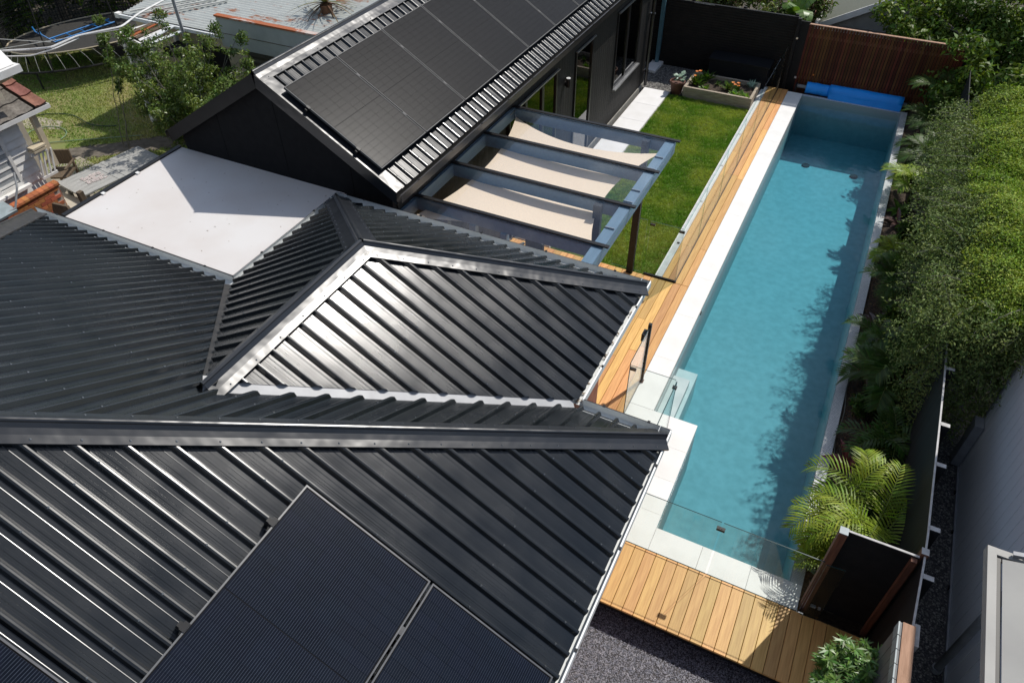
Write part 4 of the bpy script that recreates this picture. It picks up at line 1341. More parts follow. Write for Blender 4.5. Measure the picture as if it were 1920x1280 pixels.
part('roller_tube', MB().tube([(-1.66, 20.47, 0.13), (1.1, 20.47, 0.13)], 0.045, 16), 'pipe_grey', ro, smooth=True)
part('stand', MB().box(-1.70, -1.66, 20.40, 20.54, 0.0, 0.2), 'black_metal', ro)
part('stand', MB().box(1.1, 1.14, 20.40, 20.54, -0.07, 0.2), 'black_metal', ro)

# raised planter bed, dark box, pot
pl = thing('planter_bed', (-3.4, 19.3, -0.06), 'weathered timber sleeper planter bed at the end of the lawn', 'planter')
part('sleeper', MB().box(-4.36, -2.54, 18.86, 18.93, -0.06, 0.24), 'sleeper', pl)
part('sleeper', MB().box(-4.30, -2.54, 19.86, 19.93, -0.06, 0.24), 'sleeper', pl)
part('sleeper', MB().box(-4.36, -4.29, 18.931, 19.859, -0.06, 0.239), 'sleeper', pl)
part('sleeper', MB().box(-2.61, -2.541, 18.931, 19.859, -0.06, 0.239), 'sleeper', pl)
sb = MB()
N = 18
for i in range(N):
    for j in range(9):
        def Q(i, j):
            return (-4.288 + 1.675 * i / N, 18.932 + 0.926 * j / 9, 0.15 + 0.03 * math.sin(i * 1.9 + j) + 0.02 * math.cos(j * 2.3 - i))
        sb.quad(Q(i, j), Q(i + 1, j), Q(i + 1, j + 1), Q(i, j + 1))
part('soil', sb, 'soil', pl)
bx = thing('storage_box', (-3.2, 20.4, -0.06), 'low black storage box against the slat fence', 'box')
part('body', MB().box(-4.05, -2.45, 20.15, 20.72, -0.06, 0.55), 'box_dark', bx)
part('lid', MB().box(-4.08, -2.42, 20.12, 20.74, 0.552, 0.60), 'box_dark', bx)
tp = thing('porch_post', (-5.7, 20.6, -0.06), 'tall slim teal post at the end of the outbuilding', 'post')
part('shaft', MB().box(-5.72, -5.62, 20.62, 20.72, -0.02, 3.6), 'teal_post', tp)
part('footing', MB().box(-5.82, -5.5, 20.0, 20.76, -0.1, 0.02), 'concrete', tp)
def lathe(prof, cx, cy, n=18):
    mb = MB()
    for (r, z) in prof:
        for k in range(n):
            t = 2 * math.pi * k / n
            mb.v.append((cx + r * math.cos(t), cy + r * math.sin(t), z))
    for i in range(len(prof) - 1):
        for k in range(n):
            a = i * n + k; b = i * n + (k + 1) % n
            mb.f.append((a, b, b + n, a + n)); mb.m.append(0)
    return mb
po = thing('plant_pot', (-4.58, 19.05, -0.06), 'round dark terracotta pot holding a cabbage-like plant', 'pot')
part('pot', lathe([(0.0, -0.06), (0.13, -0.06), (0.19, 0.24), (0.21, 0.24), (0.21, 0.28), (0.185, 0.28), (0.17, 0.22), (0.0, 0.22)], -4.58, 19.05), 'terracotta', po)

# ----------------------------------------------------------------- right boundary fence
bfn = thing('boundary_fence', (2.07, 8.0, GZ), 'black paling fence with pale, sunlit-coloured top edge along the pool garden', 'fence')
def fx(y):
    return 2.065 + 0.012 * math.sin(y * 0.9) - max(0, 5.6 - y) * 0.06
y = 4.62
while y < 20.6:
    h = 1.655
    inst('paling', ubox('fence_black'), bfn, T(fx(y) - 0.0, y + 0.05, (h - 0.3) / 2, 0, 0.018, 0.097, h + 0.3))
    y += 0.1
mb = MB()
y = 4.62
while y < 9.3:
    mb.bar((fx(y), y, 1.662), (fx(y + 0.4), y + 0.4, 1.662), 0.02, 0.012)
    y += 0.4
part('top_edge', mb, 'fence_sunlit_cap', bfn)  # sunlit top of the thin black fence, put into its colour
for yy in (8.65, 7.57, 6.88, 5.92, 5.27):
    part('post', MB().box(fx(yy) + 0.012, fx(yy) + 0.115, yy - 0.03, yy + 0.03, GZ, 1.67, 0, 1), ['fence_black', 'fence_sunlit_cap'], bfn)
for yy in (5.58,):
    part('post', MB().box(2.0, 2.075, yy - 0.065, yy + 0.02, GZ, 1.70, 0, 1), ['post_brown', 'fence_sunlit_cap'], bfn)

# near cross panel with brown posts
cp = thing('screen_panel', (1.6, 5.47, 0), 'black screen panel with brown timber post beside the pool end', 'fence')
part('panel', MB().box(1.285, 2.0, 5.49, 5.51, 0.03, 1.64), 'fence_black', cp)
part('top_edge', MB().box(1.285, 2.0, 5.489, 5.513, 1.641, 1.652), 'fence_sunlit_cap', cp)
part('post', MB().box(1.195, 1.282, 5.42, 5.512, -0.1, 1.66), 'post_brown', cp)
part('post_cap', MB().box(1.193, 1.284, 5.418, 5.514, 1.661, 1.672), 'grey_edge', cp)
part('post', MB().box(1.93, 1.99, 5.43, 5.488, -0.1, 1.62), 'post_brown', cp)
part('bolt', MB().box(1.31, 1.37, 5.46, 5.489, 0.02, 0.05).box(1.40, 1.43, 5.46, 5.489, 0.02, 0.05), 'fence_sunlit_cap', cp)
# near fence end: grey boards under a timber rail
nf = thing('grey_fence', (1.9, 3.8, GZ), 'grey board fence with brown timber top rail at the bottom right', 'fence')
for i in range(14):
    y0 = 4.60 - (i + 1) * 0.152
    part('board', MB().box(1.862, 1.885, y0 + 0.003, y0 + 0.149, GZ, 1.735), 'grey_fence', nf)
    part('board_edge', MB().box(1.848, 1.8615, y0 + 0.005, y0 + 0.147, 1.60, 1.745), 'grey_edge', nf)
part('top_rail', MB().box(1.886, 2.0, 2.4, 4.60, 1.66, 1.75), 'rail_timber', nf)
part('back', MB().box(1.888, 1.99, 2.4, 4.59, GZ, 1.655), 'fence_black', nf)
part('metal_cap', MB().box(2.003, 2.05, 4.42, 4.66, 1.60, 1.71), 'fence_sunlit_cap', nf)

# ----------------------------------------------------------------- neighbour on the right
ns = thing('neighbour_building', (3.5, 6.0, GZ), 'grey metal-clad wall of the neighbouring building at the right', 'building')
SX = 2.88
part('wall', MB().box(SX + 0.02, 6.5, -2, 8.85, GZ, 4.6), 'shed_wall', ns)
y = 1.5
while y < 8.84:
    w_ = min(0.196, 8.845 - y)
    inst('cladding_board', ubox('shed_wall'), ns, T(SX + 0.008, y + w_ / 2, 2.15, 0, 0.02, w_ - 0.006, 4.9))
    y += 0.2
part('corner_trim', MB().box(SX - 0.012, SX + 0.06, 8.846, 8.91, GZ, 4.6), 'shed_trim', ns)
part('base_rail', MB().box(SX - 0.03, SX - 0.004, 1.5, 8.84, -0.05, 0.0), 'shed_trim', ns)
for yy in (8.1, 7.4, 6.5):
    part('base_clip', MB().box(SX - 0.045, SX - 0.0305, yy, yy + 0.04, -0.04, 0.01), 'black_metal', ns)
part('downpipe', MB().tube([(SX - 0.11, 5.35, -0.06), (SX - 0.11, 5.35, 3.0)], 0.045, 14), 'pipe_grey', ns, smooth=True)
part('pipe_collar', MB().tube([(SX - 0.11, 5.35, -0.05), (SX - 0.11, 5.35, 0.02)], 0.058, 14), 'pipe_grey', ns)
part('corner_box', MB().box(SX - 0.13, SX - 0.014, 8.62, 8.83, 0.0, 0.85), 'shed_trim', ns)
aw = MB()
aw.box(2.12, 2.19, 1.5, 4.80, 2.93, 3.02)
aw.box(2.13, 2.87, 4.73, 4.80, 2.931, 3.019)
part('awning_frame', aw, 'awning', ns, label='pale awning frame projecting from the grey wall')
part('awning_gutter', MB().box(2.191, 2.23, 1.5, 4.729, 2.95, 3.0), 'black_metal', ns)
ash = MB().quad((2.232, 1.5, 3.02), (2.87, 1.5, 3.20), (2.87, 4.70, 3.20), (2.232, 4.70, 3.02))
part('awning_sheet', ash, 'awning', ns)
part('awning_rail', MB().bar((2.30, 4.765, 3.05), (2.87, 4.765, 3.22), 0.04, 0.04), 'sill_steel', ns)

# ================================================================= plants
def leaves(P, Nrm, length, width, droop=0.25, jitter=0.9, updir=None):
    """diamond leaves at P; each lies roughly perpendicular to Nrm, pointing a random way"""
    n = len(P)
    N = Nrm + RNG.normal(0, jitter, (n, 3))
    N /= np.linalg.norm(N, axis=1, keepdims=True) + 1e-9
    D = RNG.normal(0, 1, (n, 3)) if updir is None else updir + RNG.normal(0, 0.5, (n, 3))
    D -= N * (D * N).sum(1, keepdims=True)
    D /= np.linalg.norm(D, axis=1, keepdims=True) + 1e-9
    S = np.cross(N, D)
    l = length * RNG.uniform(0.65, 1.25, (n, 1)); w = width * RNG.uniform(0.7, 1.2, (n, 1))
    V = np.zeros((n, 4, 3))
    V[:, 0] = P
    V[:, 1] = P + D * l * 0.45 + S * w * 0.5 + N * l * 0.06
    V[:, 2] = P + D * l - N * l * droop
    V[:, 3] = P + D * l * 0.45 - S * w * 0.5 + N * l * 0.06
    return V.reshape(-1, 3), np.arange(4 * n).reshape(-1, 4)

def cloud(blobs, n, length, width, shell=0.55, **kw):
    """leaves spread through ellipsoid blobs (cx,cy,cz,rx,ry,rz), denser towards the outside"""
    B = np.array(blobs, float)
    vol = (B[:, 3] * B[:, 4] * B[:, 5]) ** (2 / 3)
    idx = RNG.choice(len(B), n, p=vol / vol.sum())
    d = RNG.normal(0, 1, (n, 3)); d /= np.linalg.norm(d, axis=1, keepdims=True)
    r = (shell + (1 - shell) * RNG.uniform(0, 1, (n, 1))) * (1 + RNG.normal(0, 0.05, (n, 1)))
    P = B[idx, :3] + d * r * B[idx, 3:6]
    Nn = d / B[idx, 3:6]; Nn /= np.linalg.norm(Nn, axis=1, keepdims=True)
    Nn[:, 2] += 0.35
    return leaves(P, Nn, length, width, **kw)

def merge(lst):
    Vs, Fs, o = [], [], 0
    for V, F in lst:
        Vs.append(V); Fs.append(F + o); o += len(V)
    return np.concatenate(Vs), np.concatenate(Fs)

def bpath(a, b, sag=0.0, wob=0.05, n=6, rr=random):
    a, b = Vector(a), Vector(b)
    out = []
    for i in range(n + 1):
        t = i / n
        p = a.lerp(b, t)
        p.z += sag * 4 * t * (1 - t)
        if 0 < i < n:
            p += Vector((rr.uniform(-wob, wob), rr.uniform(-wob, wob), rr.uniform(-wob, wob) * 0.5))
        out.append(p)
    return out

# ---- clipped hedge over the fence
HX0, HX1, HY0, HY1, HZ = 1.72, 4.2, 8.95, 15.9, 2.72
hg = thing('hedge', (2.9, 12.5, GZ), 'big clipped green hedge leaning over the boundary fence', 'hedge')
rr = random.Random(21)
def hedge_top(x, y):
    t = HZ + 0.10 * np.sin(x * 2.1 + y * 0.9) + 0.08 * np.sin(y * 2.3 + 1) + 0.05 * np.sin(x * 7 + 2 * np.sin(y * 3)) * np.sin(y * 6)
    return t - 0.75 * np.clip((HX0 + 0.75 - x) / 0.85, 0, 1.2) ** 2 - 0.4 * np.clip((HY0 + 0.9 - y) / 0.9, 0, 1) ** 2
n = 150000
x = RNG.uniform(1.95, HX1, n); y = RNG.uniform(HY0, HY1, n)
keep = (x > 2.02 + 0.12 * np.sin(y * 2.4) + 0.10 * np.sin(y * 7.1 + 1) + RNG.normal(0, 0.08, n)) & (np.sin(x * 5 + 3 * np.sin(y * 1.7)) * np.sin(y * 4.3 + 2 * np.sin(x * 2)) + RNG.normal(0, 0.5, n) < 0.95)
x, y = x[keep], y[keep]; n = len(x)
z = hedge_top(x, y) - np.abs(RNG.normal(0, 0.085, n)) + (RNG.uniform(0, 1, n) < 0.04) * RNG.uniform(0, 0.09, n)
P = np.stack([x, y, z], 1)
a1 = leaves(P, np.tile([-0.12, 0.1, 1.0], (n, 1)), 0.046, 0.021, jitter=0.75)
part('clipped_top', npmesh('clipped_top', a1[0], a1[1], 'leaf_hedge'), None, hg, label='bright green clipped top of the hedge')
# loose olive shoulder and side foliage, facing the pool and the near end
n = 66000
sel = RNG.uniform(0, 1, n)
y = RNG.uniform(HY0 - 0.1, HY1, n); x = HX0 + RNG.uniform(-0.22, 0.5, n) + 0.16 * np.sin(y * 2.7) + 0.10 * np.sin(y * 6.1)
z = RNG.uniform(0.7, HZ - 0.35, n)
x = x + 0.40 * np.clip((1.6 - z), 0, 1)
sh_ = sel > 0.50                                   # shoulder
x[sh_] = RNG.uniform(HX0 - 0.15, 2.45, sh_.sum()); z[sh_] = hedge_top(x[sh_], y[sh_]) - np.abs(RNG.normal(0, 0.11, sh_.sum())) - 0.02
nearf = sel < 0.18
x[nearf] = RNG.uniform(HX0 + 0.1, 3.6, nearf.sum()); y[nearf] = HY0 + RNG.uniform(-0.28, 0.35, nearf.sum()) + 0.12 * np.sin(x[nearf] * 5); z[nearf] = RNG.uniform(0.3, HZ - 0.2, nearf.sum())
P = np.stack([x, y, z], 1)
Nn = np.tile([-0.7, -0.1, 0.8], (n, 1)); Nn[nearf] = (-0.2, -0.8, 0.7); Nn[sh_] = (-0.5, 0.0, 1.0)
a2 = leaves(P, Nn, 0.056, 0.020, jitter=0.95)
# sprays
tw = MB(); spr = []
for i in range(210):
    if i < 160:
        yy = rr.uniform(HY0 + 0.1, HY1); a = Vector((HX0 + rr.uniform(0.1, 0.35), yy, rr.uniform(1.1, HZ - 0.15)))
        b = a + Vector((rr.uniform(-0.72, -0.25), rr.uniform(-0.45, 0.25), rr.uniform(-0.18, 0.34)))
    else:
        a = Vector((rr.uniform(HX0 + 0.3, 3.2), HY0 + 0.2, rr.uniform(0.8, HZ - 0.2)))
        b = a + Vector((rr.uniform(-0.5, 0.1), rr.uniform(-0.6, -0.3), rr.uniform(-0.2, 0.25)))
    path = bpath(a, b, 0.04, 0.02, 6, rr)
    tw.tube(path, 0.006, 4, r2=0.0025, cap=False)
    pts = []
    for k in range(1, 7):
        for _ in range(7):
            pts.append(tuple(path[k] + Vector((rr.uniform(-.05, .05), rr.uniform(-.05, .05), rr.uniform(-.03, .05)))))
    spr.append(leaves(np.array(pts), np.tile([-0.3, 0, 0.8], (len(pts), 1)), 0.055, 0.02, jitter=0.7))
sv, sf_ = merge([a2] + spr)
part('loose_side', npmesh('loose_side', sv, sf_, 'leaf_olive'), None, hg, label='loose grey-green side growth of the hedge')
part('twigs', tw, 'twig', hg, kind='stuff')
tk = MB()
for i in range(9):
    yy = HY0 + 0.5 + i * 0.78
    tk.tube(bpath((2.6, yy, GZ), (2.5 + rr.uniform(-.3, .5), yy + rr.uniform(-.3, .3), 2.2), 0, 0.08, 5, rr), 0.05, 7, r2=0.02)
    for j in range(4):
        tk.tube(bpath((2.55, yy, 0.8 + j * 0.3), (1.9 + rr.uniform(0, 1.4), yy + rr.uniform(-.5, .5), 2.35), 0.1, 0.06, 4, rr), 0.018, 5, r2=0.006, cap=False)
part('trunks', tk, 'bark', hg)
n = 22000   # inner leaves keep the crown opaque
P = np.stack([RNG.uniform(HX0 + 0.5, HX1, n), RNG.uniform(HY0 + 0.25, HY1, n), RNG.uniform(1.0, HZ - 0.32, n)], 1)
a3 = leaves(P, np.tile([0, 0, 1.0], (n, 1)), 0.12, 0.07, jitter=0.8)
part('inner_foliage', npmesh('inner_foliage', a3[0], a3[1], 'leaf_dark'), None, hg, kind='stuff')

# ---- palms
def frond_mesh(name, base, heading, length, elev, curl, nleaf, leaf_len, leaf_w, matn, twist=0.0, vee=0.35, rr=random):
    """one pinnate palm frond: curved rachis and two rows of narrow leaflets"""
    pts = []
    h = Vector((math.cos(heading), math.sin(heading), 0))
    N = 14
    p = Vector(base); e = elev
    for i in range(N + 1):
        pts.append(p.copy())
        d = h * math.cos(e) + Vector((0, 0, math.sin(e)))
        p = p + d * (length / N)
        e -= curl / N * (0.5 + 1.2 * i / N)
    mb = MB()
    mb.tube(pts, 0.011 * length, 4, 1, r2=0.003, cap=False)
    side = Vector((-h.y, h.x, 0))
    for i in range(nleaf):
        t = 0.16 + 0.84 * i / (nleaf - 1)
        f = t * N; k = min(int(f), N - 1); q = pts[k].lerp(pts[k + 1], f - k)
        d = (pts[k + 1] - pts[k]).normalized()
        up = side.cross(d) * -1
        if up.z < 0: up = -up
        ll = leaf_len * (0.35 + 1.0 * math.sin(math.pi * (0.12 + 0.80 * t))) * rr.uniform(0.9, 1.1) / 1.25
        for s in (-1, 1):
            dirv = (side * s * 1.0 + d * (0.55 + 0.6 * t) + up * (vee - 0.1 * t) + Vector((0, 0, rr.uniform(-.08, .08)))).normalized()
            tip = q + dirv * ll + Vector((0, 0, -0.22 * ll))
            mid = q + dirv * ll * 0.5 + Vector((0, 0, -0.03 * ll))
            wv = (d - dirv * d.dot(dirv)).normalized() * leaf_w / 2
            n = len(mb.v)
            mb.v += [tuple(q - wv * 0.4), tuple(q + wv * 0.4), tuple(mid + wv), tuple(mid - wv), tuple(tip)]
            mb.f += [(n, n + 1, n + 2, n + 3), (n + 3, n + 2, n + 4)]; mb.m += [0, 0]
    return mb.mesh(name, [matn, 'stem_green'])

def palm(label, base, height, nf, length, matn, seed, group='palms in the pool garden', leaf_len=0.30, leaf_w=0.02, nleaf=26, stems=3, spread=0.12, headings=None, elev=(0.3, 1.2), curl=(1.0, 1.8)):
    rr = random.Random(seed)
    o = thing('palm', base, label, 'palm', group)
    st = MB(); tops = []
    for s in range(stems):
        ox, oy = rr.uniform(-spread, spread), rr.uniform(-spread, spread)
        tpt = Vector((base[0] + ox * 1.6, base[1] + oy * 1.6, base[2] + height * rr.uniform(0.7, 1.0)))
        st.tube(bpath((base[0] + ox, base[1] + oy, base[2]), tpt, 0, 0.02, 4, rr), 0.025, 7, r2=0.016)
        tops.append(tpt)
    part('stem', st, 'stem_green', o)
    for i in range(nf):
        hd = (headings[i % len(headings)] + rr.uniform(-.25, .25)) if headings else 2 * math.pi * (i / nf) + rr.uniform(-.3, .3)
        b = tops[i % stems]
        me = frond_mesh('frond', b, hd, length * rr.uniform(0.75, 1.1), rr.uniform(*elev), rr.uniform(*curl), nleaf, leaf_len, leaf_w, matn, rr=rr)
        part('frond', me, None, o)
    return o
palm('bright green palm clump arching over the near right pool edge', (1.52, 6.6, -0.07), 0.75, 24, 0.88, 'leaf_palm', 3, leaf_len=0.29, leaf_w=0.024, nleaf=17, stems=6, spread=0.25, elev=(0.25, 1.25), curl=(1.1, 2.1), headings=[1.1, 1.7, 2.3, 2.8, 3.2, 3.6, 4.1, 4.6, 5.1, 1.4, 2.0, 3.0])
palm('low palm with yellowish fronds just behind the brown screen post', (1.55, 6.0, -0.07), 0.30, 12, 0.55, 'leaf_palm', 8, leaf_len=0.25, leaf_w=0.024, nleaf=15, stems=3, spread=0.1, elev=(0.4, 1.2), headings=[0.9, 1.6, 2.3, 3.0, 3.5])
palm('broad dark palm midway along the garden bed under the hedge', (1.70, 9.75, -0.07), 0.5, 12, 0.72, 'leaf_palm_dark', 5, leaf_len=0.36, leaf_w=0.036, nleaf=18, stems=2, elev=(0.2, 0.9), headings=[1.2, 2.0, 2.7, 3.3, 3.9, 4.6])
palm('small dark palm between the broad palm and the purple bromeliad', (1.55, 10.5, -0.07), 0.4, 12, 0.55, 'leaf_palm_dark', 6, leaf_len=0.24, leaf_w=0.024, nleaf=20, stems=3)
palm('feathery dark palm by the pool opposite the lawn middle', (1.66, 12.2, -0.07), 0.5, 14, 0.62, 'leaf_palm_dark', 12, leaf_len=0.3, leaf_w=0.017, nleaf=22, stems=3)
palm('yellow-green palm touching the mosaic edge below the hedge middle', (1.55, 13.4, -0.07), 0.3, 9, 0.5, 'leaf_palm', 13, leaf_len=0.24, leaf_w=0.026, nleaf=16, stems=2)
palm('sunlit palm with pale leaflets two thirds along the pool', (1.68, 16.0, -0.07), 0.5, 12, 0.62, 'leaf_palm', 14, leaf_len=0.30, leaf_w=0.03, nleaf=18, stems=3)
palm('wide dusky palm near the end of the pool cover', (1.74, 19.0, -0.07), 0.55, 16, 0.85, 'leaf_palm_dark', 15, leaf_len=0.40, leaf_w=0.017, nleaf=26, stems=3, elev=(0.3, 1.0))
palm('shaded palm in the far corner beside the batten fence', (1.75, 20.2, -0.07), 0.7, 10, 1.0, 'leaf_palm_dark', 16, leaf_len=0.36, leaf_w=0.022, nleaf=26, stems=2)
palm('dark palm clump between pool edge and hedge near two thirds', (1.72, 17.4, -0.07), 0.5, 12, 0.66, 'leaf_palm_dark', 17, leaf_len=0.34, leaf_w=0.026, nleaf=22, stems=2)
palm('dim palm clump behind the red-leaved bromeliad', (1.85, 8.3, -0.07), 0.4, 9, 0.6, 'leaf_palm_dark', 18, leaf_len=0.24, leaf_w=0.04, nleaf=10, stems=2)

# ---- strap-leaved plants (bromeliads, cordyline)
def strap(name, label, cat, base, n, length, width, matn, seed, elev=(0.2, 1.1), group=None, curl=0.7, centre=None):
    rr = random.Random(seed)
    o = thing(name, base, label, cat, group)
    for i in range(n):
        hd = i * 2.399 + rr.uniform(-.2, .2); e = rr.uniform(*elev)
        ln = length * rr.uniform(0.7, 1.1)
        mb = MB(); p = Vector(base); prev = None
        h = Vector((math.cos(hd), math.sin(hd), 0)); s = Vector((-h.y, h.x, 0))
        K = 6
        for k in range(K + 1):
            t = k / K
            w = width * (0.55 + 0.9 * math.sin(math.pi * min(1, 0.18 + 0.75 * t))) * (1 - max(0, t - 0.75) * 3.6) / 1.3
            w = max(w, 0.002)
            cup = Vector((0, 0, w * 0.25))
            cur = (p - s * w / 2 + cup, p.copy(), p + s * w / 2 + cup)
            if prev:
                mb.quad(prev[0], prev[1], cur[1], cur[0]); mb.quad(prev[1], prev[2], cur[2], cur[1])
            prev = cur
            p = p + (h * math.cos(e) + Vector((0, 0, math.sin(e)))) * ln / K
            e -= curl / K
        part('leaf', mb, centre if (centre and i >= n - 4) else matn, o, smooth=True)
    return o
strap('bromeliad', 'red and pink broad-leaved bromeliad beside the mosaic edge', 'bromeliad', (1.42, 7.95, -0.05), 11, 0.42, 0.10, 'leaf_red', 2, centre='leaf_red')
strap('bromeliad', 'dark purple-brown strap plant in front of the red bromeliad', 'bromeliad', (1.50, 7.35, -0.05), 16, 0.46, 0.06, 'leaf_purple', 3)
strap('bromeliad', 'purple bromeliad with pale streaks leaning over the pool edge', 'bromeliad', (1.42, 11.3, -0.05), 13, 0.5, 0.10, 'leaf_purple', 4)
strap('bromeliad', 'brownish bromeliad under the sunlit palm', 'bromeliad', (1.45, 14.9, -0.05), 11, 0.4, 0.08, 'leaf_purple', 9)
strap('bromeliad', 'green broad-leaved plant beside the dark purple one', 'bromeliad', (1.72, 7.65, 0.05), 12, 0.34, 0.07, 'leaf_palm_dark', 5)
strap('bromeliad', 'green strap-leaved plant against the fence near the near palm', 'bromeliad', (1.80, 7.2, 0.1), 12, 0.34, 0.06, 'leaf_palm_dark', 6)
strap('bromeliad', 'grey-green rosette plant under the yellowish palm', 'bromeliad', (1.40, 5.95, -0.05), 12, 0.26, 0.07, 'leaf_cabbage', 7)
strap('bromeliad', 'leafy green rosette between the sunlit and yellow-green palms', 'bromeliad', (1.42, 15.4, -0.05), 12, 0.32, 0.09, 'leaf_dark', 10)
# leafy fillers along the bed
def filler(label, base, r, h, n, leaf, lw, matn, seed):
    o = thing('garden_shrub', base, label, 'shrub', 'low shrubs in the pool garden')
    rr = random.Random(seed)
    bl_ = [(base[0] + rr.uniform(-r, r) * .6, base[1] + rr.uniform(-r, r), base[2] + h * rr.uniform(.3, 1.0), r * .4, r * .45, h * .35) for _ in range(7)]
    V, F = cloud(bl_, n, leaf, lw, 0.25)
    part('foliage', npmesh('foliage', V, F, matn), None, o)
    st_ = MB()
    for b_ in bl_:
        st_.tube(bpath((base[0], base[1], base[2]), b_[:3], 0, 0.02, 4, rr), 0.009, 5, r2=0.004, cap=False)
    part('stems', st_, 'bark', o)
filler('dark leafy shrub just beyond the near palm clump', (1.72, 7.0, -0.07), 0.28, 0.4, 900, 0.13, 0.05, 'leaf_palm_dark', 51)
filler('low dark shrub behind the red bromeliad', (1.8, 8.7, -0.07), 0.3, 0.4, 1000, 0.11, 0.045, 'leaf_dark', 52)
filler('rounded leafy shrub beside the broad dark palm', (1.5, 9.2, -0.07), 0.26, 0.32, 900, 0.10, 0.04, 'leaf_palm_dark', 53)
filler('dense dark shrub under the hedge middle', (1.75, 11.1, -0.07), 0.32, 0.45, 1100, 0.12, 0.05, 'leaf_dark', 54)
filler('shrub with reddish brown leaves below the hedge', (1.45, 12.9, -0.07), 0.24, 0.3, 700, 0.12, 0.05, 'leaf_purple', 55)
filler('green shrub between the yellow-green palm and the brownish bromeliad', (1.7, 14.2, -0.07), 0.3, 0.42, 1100, 0.12, 0.05, 'leaf_dark', 56)
filler('leafy green shrub under the far part of the hedge', (1.55, 16.8, -0.07), 0.28, 0.4, 900, 0.13, 0.05, 'leaf_palm_dark', 57)
filler('dark shrub by the pool edge before the dusky palm', (1.5, 18.2, -0.07), 0.26, 0.36, 900, 0.12, 0.05, 'leaf_dark', 58)
strap('bromeliad', 'second red-leaved bromeliad farther along the bed', 'bromeliad', (1.40, 10.0, -0.05), 10, 0.36, 0.08, 'leaf_red', 22)
# twig lying by the near corner
single('fallen_twig', MB().tube(bpath((1.25, 5.85, -0.03), (1.31, 5.64, -0.02), 0.02, 0.015, 5), 0.008, 6), 'rail_timber', 'bare brown twig lying at the near corner of the garden bed', 'twig')
single('irrigation_hose', MB().tube([(1.21 + 0.02 * math.sin(i * 0.9), 7.6 + i * 0.16, -0.05 + 0.02 * math.sin(i * .7)) for i in range(16)], 0.009, 6), 'twig', 'thin brown irrigation hose along the mosaic edge', 'hose')

# ---- bush at the bottom right
bu = thing('shrub', (1.72, 4.15, GZ), 'bushy glossy green shrub at the foot of the front deck', 'shrub')
rr = random.Random(31)
L1 = []; st = MB()
for i in range(120):
    a = rr.uniform(0, 6.28); r = 0.47 * math.sqrt(rr.random()); zz = 0.70 + 0.36 * math.sqrt(max(0, 1 - (r / 0.5) ** 2)) + rr.uniform(-.30, .06)
    c = Vector((1.76 + r * math.cos(a) * 0.85, 4.22 + r * math.sin(a), zz + 0.10))
    st.tube(bpath((1.72, 4.12, GZ + 0.1), c, 0, 0.03, 4, rr), 0.008, 5, r2=0.004, cap=False)
    m_ = 32
    ang = np.linspace(0, 4 * np.pi, m_); el = np.linspace(0.0, 1.2, m_)
    Dv = np.stack([np.cos(ang) * np.cos(el), np.sin(ang) * np.cos(el), np.sin(el)], 1)
    Pp = np.array(c)[None] + np.stack([np.zeros(m_), np.zeros(m_), np.linspace(-0.07, 0.05, m_)], 1)
    L1.append(leaves(Pp, np.tile([0, 0, 1.0], (m_, 1)) - Dv * 0.4, 0.10, 0.026, jitter=0.2, updir=Dv * 3))
v_, f_ = merge(L1)
part('foliage', npmesh('foliage', v_, f_, 'leaf_bush'), None, bu)
part('stems', st, 'bark', bu)

# ---- planter plants
def tuft(name, label, cat, base, n, length, width, matn, seed, flowers=0, group='plants in the timber planter', elev=(0.5, 1.3)):
    rr = random.Random(seed)
    o = thing(name, base, label, cat, group)
    mb = MB()
    for i in range(n):
        hd = rr.uniform(0, 6.28); e = rr.uniform(*elev); ln = length * rr.uniform(0.6, 1.15)
        b = Vector(base) + Vector((rr.uniform(-.05, .05), rr.uniform(-.05, .05), 0))
        d = Vector((math.cos(hd) * math.cos(e), math.sin(hd) * math.cos(e), math.sin(e)))
        s = Vector((-math.sin(hd), math.cos(hd), 0)) * width / 2
        mid = b + d * ln * 0.55; tip = b + d * ln + Vector((0, 0, -0.12 * ln))
        mb.quad(b, mid - s, tip, mid + s)
    part('leaves', mb, matn, o)
    for i in range(flowers):
        c = Vector(base) + Vector((rr.uniform(-.14, .14), rr.uniform(-.12, .12), length * rr.uniform(0.75, 1.1)))
        fb = MB(); 
        for k in range(8):
            a = k * math.pi / 4
            fb.tri(c, c + Vector((math.cos(a), math.sin(a), .3)) * 0.045, c + Vector((math.cos(a + .6), math.sin(a + .6), .3)) * 0.045)
        part('flower', fb, 'flower_orange', o)
    return o
tuft('marigold', 'tall orange-flowered plant at the left end of the planter', 'flower', (-4.12, 19.3, 0.14), 60, 0.36, 0.05, 'leaf_dark', 1, 3)
tuft('marigold', 'orange marigold in the right half of the planter', 'flower', (-3.05, 19.35, 0.14), 40, 0.24, 0.04, 'leaf_dark', 2, 4)
tuft('lettuce', 'small bright lettuce left of centre in the planter', 'vegetable', (-3.85, 19.12, 0.15), 26, 0.17, 0.07, 'leaf_light', 3, elev=(0.2, 1.0))
tuft('lettuce', 'bright green lettuce in front of the marigold', 'vegetable', (-3.05, 19.08, 0.15), 34, 0.19, 0.09, 'leaf_light', 4, elev=(0.2, 1.0))
tuft('lettuce', 'light lettuce beside the right end of the planter', 'vegetable', (-2.86, 19.16, 0.15), 28, 0.17, 0.08, 'leaf_light', 14, elev=(0.2, 1.0))
tuft('herb', 'grey-green leafy herb between lettuce and marigold', 'herb', (-3.28, 19.35, 0.15), 50, 0.28, 0.05, 'leaf_pitto', 5)
tuft('herb', 'dark herb at the back left of the planter', 'herb', (-3.95, 19.7, 0.15), 40, 0.34, 0.06, 'leaf_dark', 6)
tuft('herb', 'pale-leaved seedling at the back right of the planter', 'herb', (-2.72, 19.72, 0.15), 18, 0.26, 0.05, 'leaf_cabbage', 7)
